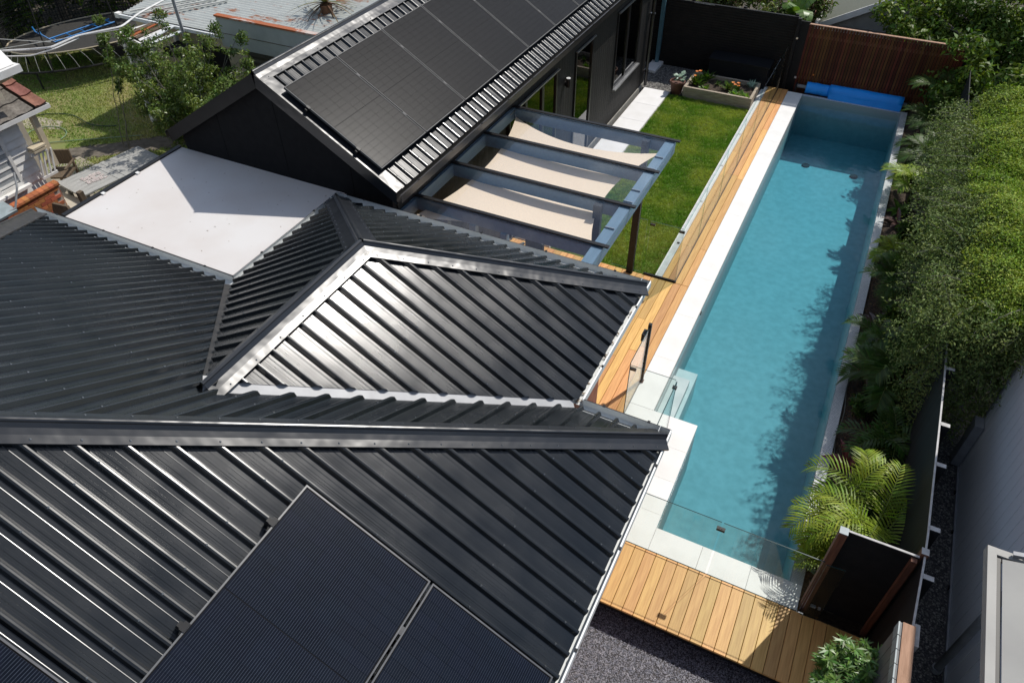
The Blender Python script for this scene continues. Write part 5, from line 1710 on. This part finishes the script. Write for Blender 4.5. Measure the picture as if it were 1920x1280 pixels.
tuft('herb', 'low herb at the front right corner of the planter', 'herb', (-2.70, 19.05, 0.15), 26, 0.2, 0.05, 'leaf_light', 8)
tuft('herb', 'small dark seedling in the middle of the planter', 'herb', (-3.6, 19.55, 0.15), 16, 0.18, 0.05, 'leaf_dark', 9)
cbm = MB(); rr = random.Random(3)
for i in range(26):
    hd = rr.uniform(0, 6.28); r = rr.uniform(0.02, 0.17); c = Vector((-4.58 + r * math.cos(hd), 19.05 + r * math.sin(hd), 0.30 + rr.uniform(0, 0.18)))
    s = rr.uniform(0.05, 0.085); u = Vector((math.cos(hd), math.sin(hd), rr.uniform(.1, .7))).normalized() * s; v = Vector((-math.sin(hd), math.cos(hd), 0)) * s * 0.8
    cbm.poly([c - u * 0.6, c - u * 0.1 - v, c + u * 0.8 - v * 0.6, c + u, c + u * 0.8 + v * 0.6, c - u * 0.1 + v])
part('plant', cbm, 'leaf_cabbage', po)

# ---- trees
def tree(name, label, base, blobs, n, leaf, lw, matn, trunk_r, seed, shell=0.45, branch=14, kw={}):
    rr = random.Random(seed)
    o = thing(name, base, label, 'tree')
    V, F = cloud(blobs, n, leaf, lw, shell, **kw)
    part('crown', npmesh('crown', V, F, matn), None, o)
    t = MB()
    B = list(blobs)
    top = Vector((sum(b[0] for b in B) / len(B), sum(b[1] for b in B) / len(B), sum(b[2] for b in B) / len(B)))
    t.tube(bpath(base, top, 0, 0.08, 6, rr), trunk_r, 8, r2=trunk_r * 0.4)
    for i in range(branch):
        b = B[i % len(B)]
        s = Vector(base).lerp(top, rr.uniform(0.4, 0.9))
        t.tube(bpath(s, (b[0] + rr.uniform(-.5, .5) * b[3], b[1] + rr.uniform(-.5, .5) * b[4], b[2] + rr.uniform(0, .5) * b[5]), 0.05, 0.06, 4, rr), trunk_r * 0.35, 5, r2=trunk_r * 0.08, cap=False)
    part('trunk', t, 'bark', o)
    return o
# broadleaf tree over the far right corner
rr = random.Random(5)
bl = []
for i in range(34):
    bl.append((rr.uniform(0.5, 6.0), rr.uniform(21.3, 23.0), rr.uniform(0.6, 2.2), rr.uniform(0.35, 0.65), rr.uniform(0.35, 0.6), rr.uniform(0.28, 0.5)))
for i in range(26):
    bl.append((rr.uniform(1.8, 5.5), rr.uniform(17.6, 20.8), rr.uniform(0.6, 2.0) , rr.uniform(0.35, 0.6), rr.uniform(0.35, 0.6), rr.uniform(0.3, 0.45)))
for i in range(30):
    bl.append((rr.uniform(2.0, 8.5), rr.uniform(22.0, 27.0), rr.uniform(0.5, 3.4), rr.uniform(0.6, 0.9), rr.uniform(0.6, 0.9), rr.uniform(0.4, 0.6)))
for (x_, y_, z_) in ((0.3, 21.3, 1.75), (0.75, 21.2, 1.5), (-0.05, 21.4, 2.0), (1.2, 21.1, 1.35), (1.6, 20.9, 1.0)):
    bl.append((x_, y_, z_, 0.42, 0.4, 0.32))
tree('broadleaf_tree', 'large glossy-leaved tree spreading over the far right fence corner', (3.2, 21.6, GZ), bl, 46000, 0.15, 0.07, 'leaf_dark', 0.14, 6, shell=0.5, branch=22)
# multi-stemmed shrub tree in the left yard
lt = thing('pittosporum_tree', (-14.2, 11.0, GZ), 'loose multi-stemmed green tree beside the black gable', 'tree')
rr = random.Random(17)
st = MB(); clusters = []
for i in range(46):
    bx_, by_ = -14.0 + rr.uniform(-.5, .5), 11.0 + rr.uniform(-.4, .4)
    tx, ty, tz = -14.0 + rr.uniform(-1.75, 2.1), 10.9 + rr.uniform(-1.1, 1.3), rr.uniform(0.7, 2.75)
    path = bpath((bx_, by_, GZ), (tx, ty, tz), 0.12, 0.06, 8, rr)
    st.tube(path, 0.016, 5, r2=0.006, cap=False)
    for k in (4, 5, 6, 7, 8):
        for q in range(3):
            c = path[k] + Vector((rr.uniform(-.22, .22), rr.uniform(-.22, .22), rr.uniform(-.12, .16)))
            clusters.append((c.x, c.y, c.z, rr.uniform(.09, .19), rr.uniform(.09, .19), rr.uniform(.07, .15)))
for (x_, y_, z_) in ((-15.55, 11.2, 2.55), (-15.2, 11.0, 2.3), (-14.95, 11.8, 2.75), (-13.5, 12.0, 2.7), (-12.4, 11.6, 2.4), (-11.8, 11.1, 2.2), (-12.9, 12.1, 2.65)):
    st.tube(bpath((-14.0, 11.0, 0.2), (x_, y_, z_), 0.1, 0.05, 8, rr), 0.014, 5, r2=0.005, cap=False)
    clusters += [(x_ + rr.uniform(-.1, .1), y_ + rr.uniform(-.1, .1), z_ + rr.uniform(-.25, .1), .13, .13, .11) for _ in range(5)]
V, F = cloud(clusters, 34000, 0.085, 0.034, 0.2)
part('crown', npmesh('crown', V, F, 'leaf_pitto'), None, lt)
part('trunk', st, 'twig', lt)
# young whip at its left
wp = thing('sapling', (-16.2, 10.9, GZ), 'thin sapling with a tuft of bright leaves left of the loose tree', 'tree')
st = MB(); cl = []
for (a, b) in (((-16.4, 10.6, GZ), (-15.9, 11.0, 2.7)), ((-16.3, 10.7, GZ), (-16.5, 11.4, 2.2)), ((-16.2, 10.6, GZ), (-15.5, 10.7, 2.0))):
    path = bpath(a, b, 0.05, 0.04, 7, rr)
    st.tube(path, 0.012, 5, r2=0.005, cap=False)
    for k in (5, 6, 7):
        cl += [(path[k].x + rr.uniform(-.12, .12), path[k].y + rr.uniform(-.12, .12), path[k].z + rr.uniform(-.1, .1), .12, .12, .1) for _ in range(2)]
V, F = cloud(cl, 2400, 0.08, 0.032, 0.2)
part('crown', npmesh('crown', V, F, 'leaf_pitto'), None, wp)
part('trunk', st, 'twig', wp)

# cordyline (cabbage-tree palm) behind the outbuilding ridge
co = thing('cordyline', (-12.45, 14.6, GZ), 'spiky cabbage-tree palm rising behind the outbuilding ridge', 'palm')
part('trunk', MB().tube([(-12.45, 14.6, GZ), (-12.42, 14.6, 1.2), (-12.45, 14.6, 2.5)], 0.13, 10, r2=0.15), 'dead_leaf', co)
rr = random.Random(9)
for i in range(64):
    hd = i * 2.399; e = rr.uniform(-0.5, 1.3); ln = rr.uniform(0.8, 1.15)
    mb = MB(); p = Vector((-12.45, 14.6, 2.55)); h = Vector((math.cos(hd), math.sin(hd), 0)); s = Vector((-h.y, h.x, 0)); prev = None
    for k in range(5):
        w = 0.055 * (1 - k / 4.2)
        cur = (p - s * w / 2, p + s * w / 2)
        if prev: mb.quad(prev[0], prev[1], cur[1], cur[0])
        prev = cur
        p = p + (h * math.cos(e) + Vector((0, 0, math.sin(e)))) * ln / 4; e -= 0.16
    part('leaf', mb, 'leaf_cordyline' if e > -0.6 else 'dead_leaf', co)

# banana behind the slat fence and scrub around it
ba = thing('banana_plant', (-2.3, 21.9, GZ), 'banana plant with big split leaves behind the fence corner', 'banana plant')
part('stem', MB().tube([(-2.3, 21.9, GZ), (-2.3, 21.9, 1.3)], 0.12, 10, r2=0.07), 'stem_green', ba)
rr = random.Random(12)
def banana_leaf(a, b, w, droop):
    a, b = Vector(a), Vector(b); d = (b - a); s = d.cross(Vector((0, 0, 1))).normalized(); mb = MB(); K = 26
    mid = [a + d * (i / K) + Vector((0, 0, droop * 4 * (i / K) * (1 - i / K))) for i in range(K + 1)]
    mb.tube(mid, 0.012, 5, 1, r2=0.004, cap=False)
    for i in range(1, K):
        ww = w * math.sin(math.pi * (i / K) ** 0.8) ** 0.6
        for sg in (-1, 1):
            p, q = mid[i], mid[i + 1]
            e1 = p + s * sg * ww + Vector((0, 0, -0.25 * ww)) + d * 0.02; e2 = q + s * sg * ww * 0.98 + Vector((0, 0, -0.25 * ww)) + d * (0.02 if rr.random() < .7 else 0.0)
            mb.quad(p, q, e2, e1)
    return mb
for (a, b, w, dr) in (((-2.3, 21.9, 1.3), (-2.0, 21.2, 1.62), .24, .25), ((-2.3, 21.9, 1.3), (-2.55, 21.25, 1.75), .24, .3), ((-2.3, 21.9, 1.3), (-2.9, 21.6, 1.95), .26, .3), ((-2.3, 21.9, 1.3), (-1.85, 21.35, 1.5), .22, .28), ((-2.3, 21.9, 1.3), (-2.2, 22.6, 2.1), .25, .3), ((-2.3, 21.9, 1.3), (-1.7, 22.2, 1.9), .22, .3)):
    part('leaf', banana_leaf(a, b, w, dr), ['leaf_banana', 'leaf_light'], ba)
bl = []
rr = random.Random(15)
for i in range(22):
    bl.append((rr.uniform(-6.8, -2.7), rr.uniform(21.5, 22.8), rr.uniform(0.6, 1.9), rr.uniform(.3, .5), rr.uniform(.3, .5), rr.uniform(.25, .4)))
for i in range(9):
    bl.append((rr.uniform(-2.9, -1.75), rr.uniform(22.3, 24.5), rr.uniform(0.2, 1.7), .4, .4, .35))
sh = thing('scrub', (-4.6, 22.0, GZ), 'dense dark shrubs behind the black slat fence', 'shrub')
V, F = cloud(bl, 13000, 0.16, 0.05, 0.3)
part('foliage', npmesh('foliage', V, F, 'leaf_pitto'), None, sh)
V, F = cloud(bl, 3000, 0.3, 0.03, 0.2)
part('dry_stalks', npmesh('dry_stalks', V, F, 'dead_leaf'), None, sh, kind='stuff')

# ================================================================= far garage
ga = thing('garage', (-0.3, 24.5, -1.2), 'white-trimmed gabled garage beyond the batten fence', 'garage')
GX0, GX1, GXC = -1.75, 2.9, 0.45
part('wall', MB().prism([(GX0 + 0.25, -1.2), (GX1 - 0.25, -1.2), (GX1 - 0.25, 0.9), (GXC, 1.95), (GX0 + 0.25, 0.9)], 'y', 23.2, 27), 'garage_wall', ga)
gr = MB()
for (a, b, c, d) in ((GX0, 0.93, GXC, 2.10), (GX1, 0.93, GXC, 2.10)):
    gr.quad((a, 22.95, b), (c, 22.95, d), (c, 27.2, d), (a, 27.2, b))
part('roof', gr, 'garage_roof', ga)
part('barge_board', MB().bar((GX0 - 0.04, 22.93, 0.86), (GXC, 22.93, 2.06), 0.03, 0.16), 'white_paint', ga)
part('barge_board', MB().bar((GX1 + 0.04, 22.93, 0.86), (GXC, 22.93, 2.06), 0.03, 0.16), 'white_paint', ga)
part('gutter', MB().box(GX0 - 0.10, GX0 + 0.01, 22.9, 27.2, 0.86, 0.97), 'white_paint', ga)
for i in range(5):
    part('wall_batten', MB().box(GX0 + 0.26, GX1 - 0.26, 23.17, 23.199, -0.7 + i * 0.4, -0.685 + i * 0.4), 'garage_wall', ga)

# ================================================================= left yard: neighbouring house
nh = thing('neighbour_house', (-15.5, 6.5, GZ), 'old weatherboard house with tiled porch roof at the left edge', 'house')
NX = -14.33
part('wall', MB().box(-18, NX - 0.02, 3.0, 7.35, GZ, 2.35), 'white_paint', nh)
z = 0.95
wb = MB().prism([(0, 0), (0.04, 0.0), (0.008, 0.16), (0, 0.16)], 'y', 4.0, 7.35).mesh('weatherboard', 'white_paint')
while z < 2.3:
    inst('weatherboard', wb, nh, T(NX - 0.018, 0, z)); z += 0.15
wf = MB()
for b in ((NX - 0.02, NX + 0.035, 5.9, 6.94, 1.16, 1.22), (NX - 0.02, NX + 0.035, 5.9, 6.94, 2.1, 2.18), (NX - 0.02, NX + 0.035, 6.88, 6.94, 1.221, 2.099), (NX - 0.02, NX + 0.035, 6.42, 6.46, 1.221, 2.099)):
    wf.box(*b)
win = part('window', wf, 'white_paint', nh)
for i in range(20):
    part('blind_slat', MB().box(NX - 0.02, NX + 0.012, 5.92, 6.87, 1.23 + i * 0.043, 1.23 + i * 0.043 + 0.036), 'blind', win)
part('window_sill', MB().box(NX - 0.02, NX + 0.14, 5.85, 7.0, 1.10, 1.155), 'white_paint', win)
part('porch_post', MB().box(NX + 0.02, NX + 0.12, 7.60, 7.70, 1.22, 2.30), 'cream_paint', nh)
part('porch_floor', MB().box(-16.5, NX + 0.3, 7.36, 7.8, GZ, 0.35), 'cream_wall', nh)
part('porch_screen', MB().box(NX - 0.6, NX - 0.55, 7.37, 7.75, 0.36, 2.2), 'cream_wall', nh)
lat = MB()
for i in range(4):
    lat.bar((NX + 0.13, 7.28 + i * 0.09, 1.15), (NX + 0.13, 7.40 + i * 0.09, 1.6), 0.025, 0.03, up=(1, 0, 0))
lat.box(NX + 0.11, NX + 0.15, 7.25, 7.59, 1.6, 1.65); lat.box(NX + 0.11, NX + 0.15, 7.25, 7.59, 1.1, 1.15)
part('balustrade', lat, 'white_paint', nh)
part('shelf', MB().box(NX + 0.0, NX + 0.2, 7.3, 7.58, 1.72, 1.76).box(NX, NX + 0.2, 7.3, 7.58, 1.60 + 0.06, 1.70), 'cream_paint', nh)
# tiled porch roof
tr_ = MB()
EX, EY, TZ = -14.22, 7.98, 2.42
up_ = Vector((-1, 0, 0.42)).normalized()
tr_.quad((EX, 3.0, TZ - 0.03), (EX, EY, TZ - 0.03), Vector((EX, EY, TZ - 0.03)) + up_ * 3, Vector((EX, 3.0, TZ - 0.03)) + up_ * 3)
prf = part('roof', tr_, 'old_timber', nh, label='porch roof of weathered concrete tiles')
tile = MB()
for i in range(8):
    y0, y1 = i * 0.3 / 8, (i + 1) * 0.3 / 8
    h0, h1 = 0.012 * math.cos(i / 8 * 2 * math.pi), 0.012 * math.cos((i + 1) / 8 * 2 * math.pi)
    tile.quad((0, y0, h0), (0, y1, h1), (0.42, y1, h1 + 0.035), (0.42, y0, h0 + 0.035))
    tile.quad((0.42, y0, h0 + 0.035), (0.42, y1, h1 + 0.035), (0.42, y1, h1 + 0.0), (0.42, y0, h0 + 0.0))
tme = tile.mesh('roof_tile', 'tile_grey'); tme2 = tile.mesh('verge_tile', 'tile_red')
for r in range(7):
    for c in range(11):
        o = Vector((EX, EY - 0.30 - c * 0.3, TZ)) + up_ * (0.36 * (r + 1))
        m4 = basis(o, -up_, (0, 1, 0))
        if c == 0:
            m4 = m4 @ Matrix.Diagonal((1, 0.8, 1, 1)) @ Matrix.Translation((0, 0.06, 0.03))
        inst('verge_tile' if c == 0 else 'roof_tile', tme2 if c == 0 else tme, prf, m4)
part('porch_gutter', MB().box(EX, EX + 0.10, 3.0, EY + 0.02, TZ - 0.09, TZ - 0.01), 'white_paint', nh)
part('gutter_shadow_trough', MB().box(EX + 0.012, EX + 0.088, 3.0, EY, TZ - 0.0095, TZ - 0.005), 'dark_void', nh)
# upper gable roof end
ug = MB()
ug.quad((-14.1, 7.7, 3.30), (-16.6, 8.25, 4.3), (-16.6, 3, 4.3), (-14.1, 3, 3.30))
part('upper_roof', ug, 'white_paint', nh, label='glaring white upper roof edge')
part('upper_fascia', MB().box(-14.2, -14.02, 3.0, 7.75, 3.16, 3.29), 'white_paint', nh)
part('bracket', MB().prism([(-14.5, 3.16), (-14.15, 3.16), (-14.15, 3.08), (-14.5, 2.92)], 'y', 7.5, 7.6), 'cream_paint', nh)
part('upper_wall', MB().box(-17, -14.6, 3.0, 7.5, 2.36, 3.15), 'cream_wall', nh)
# brick balustrade wall
bw = thing('brick_wall', (-14.1, 6.7, GZ), 'orange brick porch wall with bullnose cap', 'wall')
part('core', MB().box(-14.22, -14.112, 5.3, 7.40, GZ, 0.90), 'mortar', bw)
brk = bev_box_mesh('brick', 0.02, 0.222, 0.068, 0.003, 'brick')
for r in range(13):
    for c in range(10):
        y0 = 5.3 + c * 0.232 + (0.116 if r % 2 else 0)
        if y0 + 0.222 <= 7.41:
            inst('brick', brk, bw, T(-14.102, y0 + 0.111, 0.90 - r * 0.078))
rr = random.Random(8)
capb = MB().prism([(-0.11, -0.05), (0.02, -0.05), (0.03, -0.02), (0.025, 0.02), (0.0, 0.04), (-0.11, 0.045)], 'y', -0.054, 0.054).mesh('cap_brick', 'brick')
for i in range(19):
    inst('cap_brick', capb, bw, T(-14.10, 5.36 + i * 0.1125, 0.955))
endb = bev_box_mesh('brick', 0.10, 0.02, 0.068, 0.003, 'brick')
for r in range(13):
    inst('brick', endb, bw, T(-14.165, 7.408, 0.90 - r * 0.078))
single('satellite_arm', MB().tube([(-13.95, 6.0, 1.0), (-13.88, 6.35, 1.05), (-13.95, 6.6, 1.35), (-14.1, 6.75, 1.55)], 0.02, 8), 'pipe_grey', 'grey bent conduit arm in front of the porch window', 'pipe')
single('window_hood', MB().prism([(-14.2, 1.05), (-13.85, 0.98), (-13.84, 1.03), (-14.2, 1.12)], 'y', 5.2, 6.35), 'grey_edge', 'pale metal hood at the very left edge above the bricks', 'hood')
# old timber lean by the brick wall
sc_ = thing('timber_offcuts', (-13.4, 7.2, GZ), 'brown weathered timber box beside the brick wall', 'box')
part('board', MB().prism([(-13.75, GZ), (-12.95, GZ), (-12.95, 0.55), (-13.2, 0.95), (-13.65, 0.9), (-13.75, 0.7)], 'y', 6.9, 6.95), 'old_timber', sc_)
part('board', MB().box(-13.75, -12.9, 6.96, 7.5, GZ, 0.5), 'old_timber', sc_)
part('post', MB().box(-13.22, -13.12, 7.2, 7.3, GZ, 1.1), 'old_timber', sc_)
# weathered table with drying pegs
tb = thing('outdoor_table', (-14.5, 8.8, GZ), 'long weathered grey timber table on the patio', 'table')
ang = math.atan2(9.78 - 7.85, -14.15 + 14.6)
Mt = Matrix.Translation((-14.55, 7.85, 0.0)) @ Matrix.Rotation(math.radians(-9), 4, 'Z')
bme = bev_box_mesh('table_board', 0.138, 1.9, 0.03, 0.003, 'table_grey')
for i in range(7):
    inst('table_board', bme, tb, Mt @ Matrix.Translation((-0.36 + i * 0.14, 0.98, 0.5)))
for yy in (0.0, 1.02, 0.86):
    inst('cross_board', bev_box_mesh('cross_board', 1.0, 0.10, 0.035, 0.003, 'table_grey'), tb, Mt @ Matrix.Translation((0.06, yy, 0.508)))
for (xx, yy) in ((-0.36, 0.1), (0.46, 0.1), (-0.36, 1.85), (0.46, 1.85)):
    inst('leg', ubox('table_grey'), tb, Mt @ Matrix.Translation((xx, yy, (0.47 + GZ) / 2)) @ Matrix.Diagonal((0.07, 0.07, 0.47 - GZ, 1)))
rr = random.Random(77)
k = 0
for r in range(5):
    for c in range(9):
        if rr.random() < 0.12: continue
        m4 = Mt @ Matrix.Translation((-0.12 + c * 0.042 + r * 0.012, 0.36 + r * 0.085 + rr.uniform(-.01, .01), 0.512)) @ Matrix.Rotation(rr.uniform(-.15, .15), 4, 'Z') @ Matrix.Diagonal((0.022, 0.075, 0.016, 1))
        o = bpy.data.objects.new('peg', ubox('white_item')); COL.objects.link(o); o.matrix_basis = m4
        o['label'] = 'small pale pinkish peg laid in rows on the grey table'; o['category'] = 'peg'; o['group'] = 'pegs laid on the table'
pc = thing('garden_chair', (-16.0, 8.6, GZ), 'small dark timber chair beside the long grey table', 'chair')
M0 = Matrix.Translation((-16.0, 8.62, GZ + 0.02)) @ Matrix.Rotation(0.5, 4, 'Z')
for nm, b in (('seat', (-0.25, 0.25, -0.25, 0.25, 0.38, 0.42)), ('backrest', (-0.25, 0.25, 0.22, 0.26, 0.5, 0.85)), ('leg', (-0.25, -0.2, -0.25, -0.2, 0, 0.38)), ('leg', (0.2, 0.25, -0.25, -0.2, 0, 0.38)), ('leg', (-0.25, -0.2, 0.22, 0.26, 0, 0.5)), ('leg', (0.2, 0.25, 0.22, 0.26, 0, 0.5)), ('armrest', (-0.31, -0.26, -0.27, 0.25, 0.6, 0.63)), ('armrest', (0.26, 0.31, -0.27, 0.25, 0.6, 0.63))):
    inst(nm, MB().box(*b).mesh(nm, 'old_timber'), pc, M0)
# hoses
single('garden_hose', MB().tube([(-20.0 + i * 0.16, 10.75 + 0.25 * math.sin(i * 0.35) + i * 0.045, YZ + 0.03) for i in range(17)], 0.014, 6), 'hose_green', 'dark green garden hose lying across the back lawn', 'hose')
pth_ = [(-18.7 + 0.55 * math.cos(t * 0.4), 10.15 + 0.45 * math.sin(t * 0.4), YZ + 0.03) for t in range(0, 14)] + [(-18.0 + i * 0.2, 10.1 + i * 0.14, YZ + 0.03) for i in range(1, 9)]
single('garden_hose', MB().tube(pth_, 0.012, 6), 'hose_pale', 'pale green hose coiled on the yellowed grass', 'hose')

# trampoline
tm = thing('trampoline', (-21.2, 14.2, GZ), 'oval rod-sprung trampoline with black safety net', 'trampoline')
TC = Vector((-21.25, 14.25, 0.62)); TA, TBb, TR = 2.35, 1.35, math.radians(62)
def el(t, s=1.0, z=0.0):
    c, s_ = math.cos(TR), math.sin(TR)
    x, y = TA * s * math.cos(t), TBb * s * math.sin(t)
    return Vector((TC.x + x * c - y * s_, TC.y + x * s_ + y * c, TC.z + z))
mb = MB(); mb.poly([el(2 * math.pi * i / 40) for i in range(40)])
part('jumping_mat', mb, 'mat_grey', tm)
part('mat_rim', MB().tube([el(2 * math.pi * i / 40, 1.0, 0.01) for i in range(41)], 0.018, 5, cap=False), 'cream_paint', tm)
part('base_frame', MB().tube([el(2 * math.pi * i / 40, 1.16, -0.42) for i in range(41)], 0.03, 6, cap=False), 'net_black', tm)
for i in range(44):
    t = 2 * math.pi * i / 44
    a, b = el(t, 1.0), el(t + 0.12, 1.16, -0.42)
    part('rod', MB().tube([a, (a + b) / 2 + (b - a).cross(Vector((0, 0, 1))).cross(b - a).normalized() * 0.03, b], 0.008, 5), 'rod_grey', tm)
for i in range(8):
    t = 2 * math.pi * i / 8
    part('leg', MB().tube([el(t, 1.16, -0.42), el(t, 1.16, GZ - TC.z)], 0.03, 6), 'net_black', tm)
    part('net_pole', MB().tube([el(t + .2, 1.16, -0.42), el(t + .2, 1.10, 0.6), el(t + .2, 1.03, 1.75)], 0.02, 6), 'net_black', tm)
# net: fine mesh modelled as crossing strands on the far half
nt_ = MB()
for i in range(90):
    t0 = math.pi * 0.05 + math.pi * 1.05 * i / 90
    a, b = el(t0, 1.02, 0.02), el(t0, 1.03, 1.7)
    nt_.tube([a, b], 0.010, 3, cap=False)
for j in range(18):
    z_ = 0.05 + j * 0.095
    nt_.tube([el(math.pi * 0.05 + math.pi * 1.05 * i / 24, 1.02, z_) for i in range(25)], 0.010, 3, cap=False)
part('safety_net', nt_, 'net_black', tm, kind='stuff')
# blue ladder leaning in the trampoline
ld = thing('ladder', (-21.6, 14.0, 0.64), 'blue metal ladder lying on the trampoline mat', 'ladder')
A0, A1 = Vector((-21.75, 13.15, 0.68)), Vector((-21.35, 15.0, 0.72))
sd_ = Vector((0.36, -0.08, 0))
for k_ in (0, 1):
    s0 = sd_ * k_
    part('rail', MB().tube([A1 + s0, A0 + s0, A0 + s0 + Vector((-0.25, -0.15, 0.22)), A0 + s0 + Vector((-0.55, 0.0, 0.25))], 0.022, 7), 'ladder_blue', ld)
for i in range(5):
    p = A0.lerp(A1, 0.05 + 0.22 * i)
    part('rung', MB().tube([p, p + sd_], 0.016, 6), 'ladder_blue', ld)
# dark shade trees behind the trampoline
rr = random.Random(41)
bl = [(rr.uniform(-30, -20.8), rr.uniform(15.6, 20), rr.uniform(0.2, 6.5), rr.uniform(.6, 1.1), rr.uniform(.6, 1.1), rr.uniform(.5, .9)) for _ in range(95)]
bl += [(rr.uniform(-28, -23.5), rr.uniform(10.0, 15), rr.uniform(0.0, 3.6), rr.uniform(.6, 1.0), rr.uniform(.6, 1.0), rr.uniform(.5, .8)) for _ in range(42)]
tree('shade_tree', 'dark dense tree shading the trampoline in the far left corner', (-25, 16, GZ), bl, 42000, 0.22, 0.11, 'leaf_dark', 0.2, 42, shell=0.4)

# old shed with rusty iron roof
sh = thing('garden_shed', (-14.5, 14.5, GZ), 'old weatherboard shed with rusty corrugated iron roof', 'shed')
part('wall', MB().box(-17.4, -11.2, 12.95, 19, GZ, 2.0), 'cream_wall', sh)
wbm = MB().prism([(12.95, 0), (12.925, 0.0), (12.94, 0.17), (12.95, 0.17)], 'x', -17.4, -13.9).mesh('weatherboard', 'cream_paint')
for i in range(14):
    inst('weatherboard', wbm, sh, T(0, 0, -0.3 + i * 0.165))
ir = MB()
N = 150
yy0, yy1 = 12.75, 21.0
prev = None
rows = []
for i in range(N + 1):
    y = yy0 + (yy1 - yy0) * i / N
    zz = 2.12 + 0.10 * (y - yy0) + 0.012 * math.cos(i * math.pi)
    rows.append((y, zz))
for i in range(N):
    (ya, za), (yb, zb) = rows[i], rows[i + 1]
    ir.quad((-17.6, ya, za), (-10.4, ya, za + 0.02), (-10.4, yb, zb + 0.02), (-17.6, yb, zb))
part('iron_roof', ir, 'iron_rust', sh)
part('eave_gutter', MB().box(-17.62, -14.25, 12.68, 12.76, 2.03, 2.11), 'gutter_pale', sh)
part('gutter_end', MB().box(-17.75, -17.62, 12.66, 12.80, 2.02, 2.14), 'white_paint', sh)
part('parapet', MB().box(-14.22, -10.6, 12.70, 12.76, 1.86, 2.56), 'iron_parapet', sh)
part('parapet_cap', MB().box(-14.23, -10.6, 12.66, 12.80, 2.561, 2.60), 'iron_trim', sh)
part('parapet_seam', MB().box(-14.22, -10.6, 12.69, 12.699, 2.18, 2.19), 'old_timber', sh)
rd = MB()
for i in range(14):
    rd.prism([(12.90, GZ + i * 0.16), (12.88, GZ + i * 0.16 + 0.08), (12.90, GZ + i * 0.16 + 0.155)], 'x', -13.65, -10.7)
part('roller_door', rd, 'roller_door', sh)
part('door_post', MB().box(-13.9, -13.66, 12.86, 12.949, GZ, 1.86), 'cream_paint', sh)
part('doorway', MB().box(-15.2, -14.4, 12.90, 12.92, GZ, 1.7), 'dark_void', sh)
for k_ in range(3):
    part('roof_batten', MB().bar((-17.3 + k_ * 0.35, 12.8, 2.2), (-16.0 + k_ * .35, 14.2, 2.32), 0.06, 0.03), 'white_pole', sh)
part('roof_rust_patch', MB().box(-16.9, -16.4, 13.0, 13.2, 2.16, 2.175), 'iron_trim', sh)
# lean-to with broken sheets
le = thing('lean_to', (-16.2, 12.2, GZ), 'small collapsing lean-to with broken white roof sheets', 'shed')
for (x_, y_, h_) in ((-16.75, 11.95, 1.95), (-15.85, 11.85, 1.8), (-16.75, 12.7, 2.0), (-15.8, 12.7, 1.9)):
    part('post', MB().box(x_ - 0.05, x_ + 0.05, y_ - 0.05, y_ + 0.05, GZ, h_), 'white_paint', le)
part('fascia', MB().bar((-16.85, 11.9, 1.98), (-15.75, 11.8, 1.84), 0.04, 0.14), 'white_paint', le)
part('back_panel', MB().bar((-16.7, 12.0, 0.9), (-15.9, 11.9, 0.9), 0.02, 1.5), 'garage_wall', le)
rr = random.Random(6)
for i in range(7):
    x0 = -16.8 + i * 0.16
    a = Vector((x0, 11.9 + rr.uniform(-.1, .1), 2.02 - i * 0.018)); b = Vector((x0 + rr.uniform(0.1, .45), 12.75 + rr.uniform(-.15, .2), 2.08 + rr.uniform(-.05, .05)))
    part('roof_sheet', MB().bar(a, b, 0.15, 0.02), rr.choice(['white_paint', 'gutter_pale', 'old_timber', 'iron_trim', 'white_pole']), le)
part('inner_dark', MB().box(-15.75, -15.2, 12.2, 12.7, 1.55, 1.75), 'dark_void', le)
for i in range(5):
    part('stacked_sheet', MB().bar((-15.9 + i * .02, 12.0, 1.25 - i * 0.17), (-15.0, 12.5, 1.3 - i * 0.17), 0.5, 0.03), 'white_paint', le)
single('standpipe', MB().tube([(-15.35, 12.6, GZ), (-15.38, 12.62, 2.9)], 0.04, 8), 'pipe_grey', 'slanting grey steel pole carrying the cables at the shed', 'pole')
# cables
def cable(label, pts, r, m):
    P = [Vector(p) for p in pts]
    out = []
    for a, b in zip(P[:-1], P[1:]):
        for i in range(8):
            out.append(a.lerp(b, i / 8))
    out.append(P[-1])
    sm = [out[0]] + [(out[i - 1] + out[i] * 2 + out[i + 1]) / 4 for i in range(1, len(out) - 1)] + [out[-1]]
    single('overhead_cable', MB().tube(sm, r, 6), m, label, 'cable')
cable('thick white cable sagging from the neighbouring house to the shed', [(-15.9, 8.0, 3.1), (-15.35, 8.75, 2.98), (-14.95, 9.0, 3.0), (-14.85, 9.6, 3.05), (-14.5, 10.4, 3.02), (-14.85, 11.2, 3.0), (-15.38, 12.62, 2.88)], 0.021, 'cable_white')
cable('thinner white cable just below the thick one', [(-15.9, 7.95, 3.02), (-15.2, 8.7, 2.90), (-14.9, 9.05, 2.97), (-14.85, 9.6, 3.0)], 0.014, 'cable_white')
cable('thin straight wire below the white cables', [(-16.6, 8.0, 2.9), (-14.6, 10.4, 2.95)], 0.007, 'white_pole')
cable('thin wire crossing above the white cables', [(-16.2, 8.4, 3.2), (-15.2, 9.2, 3.0)], 0.007, 'white_pole')
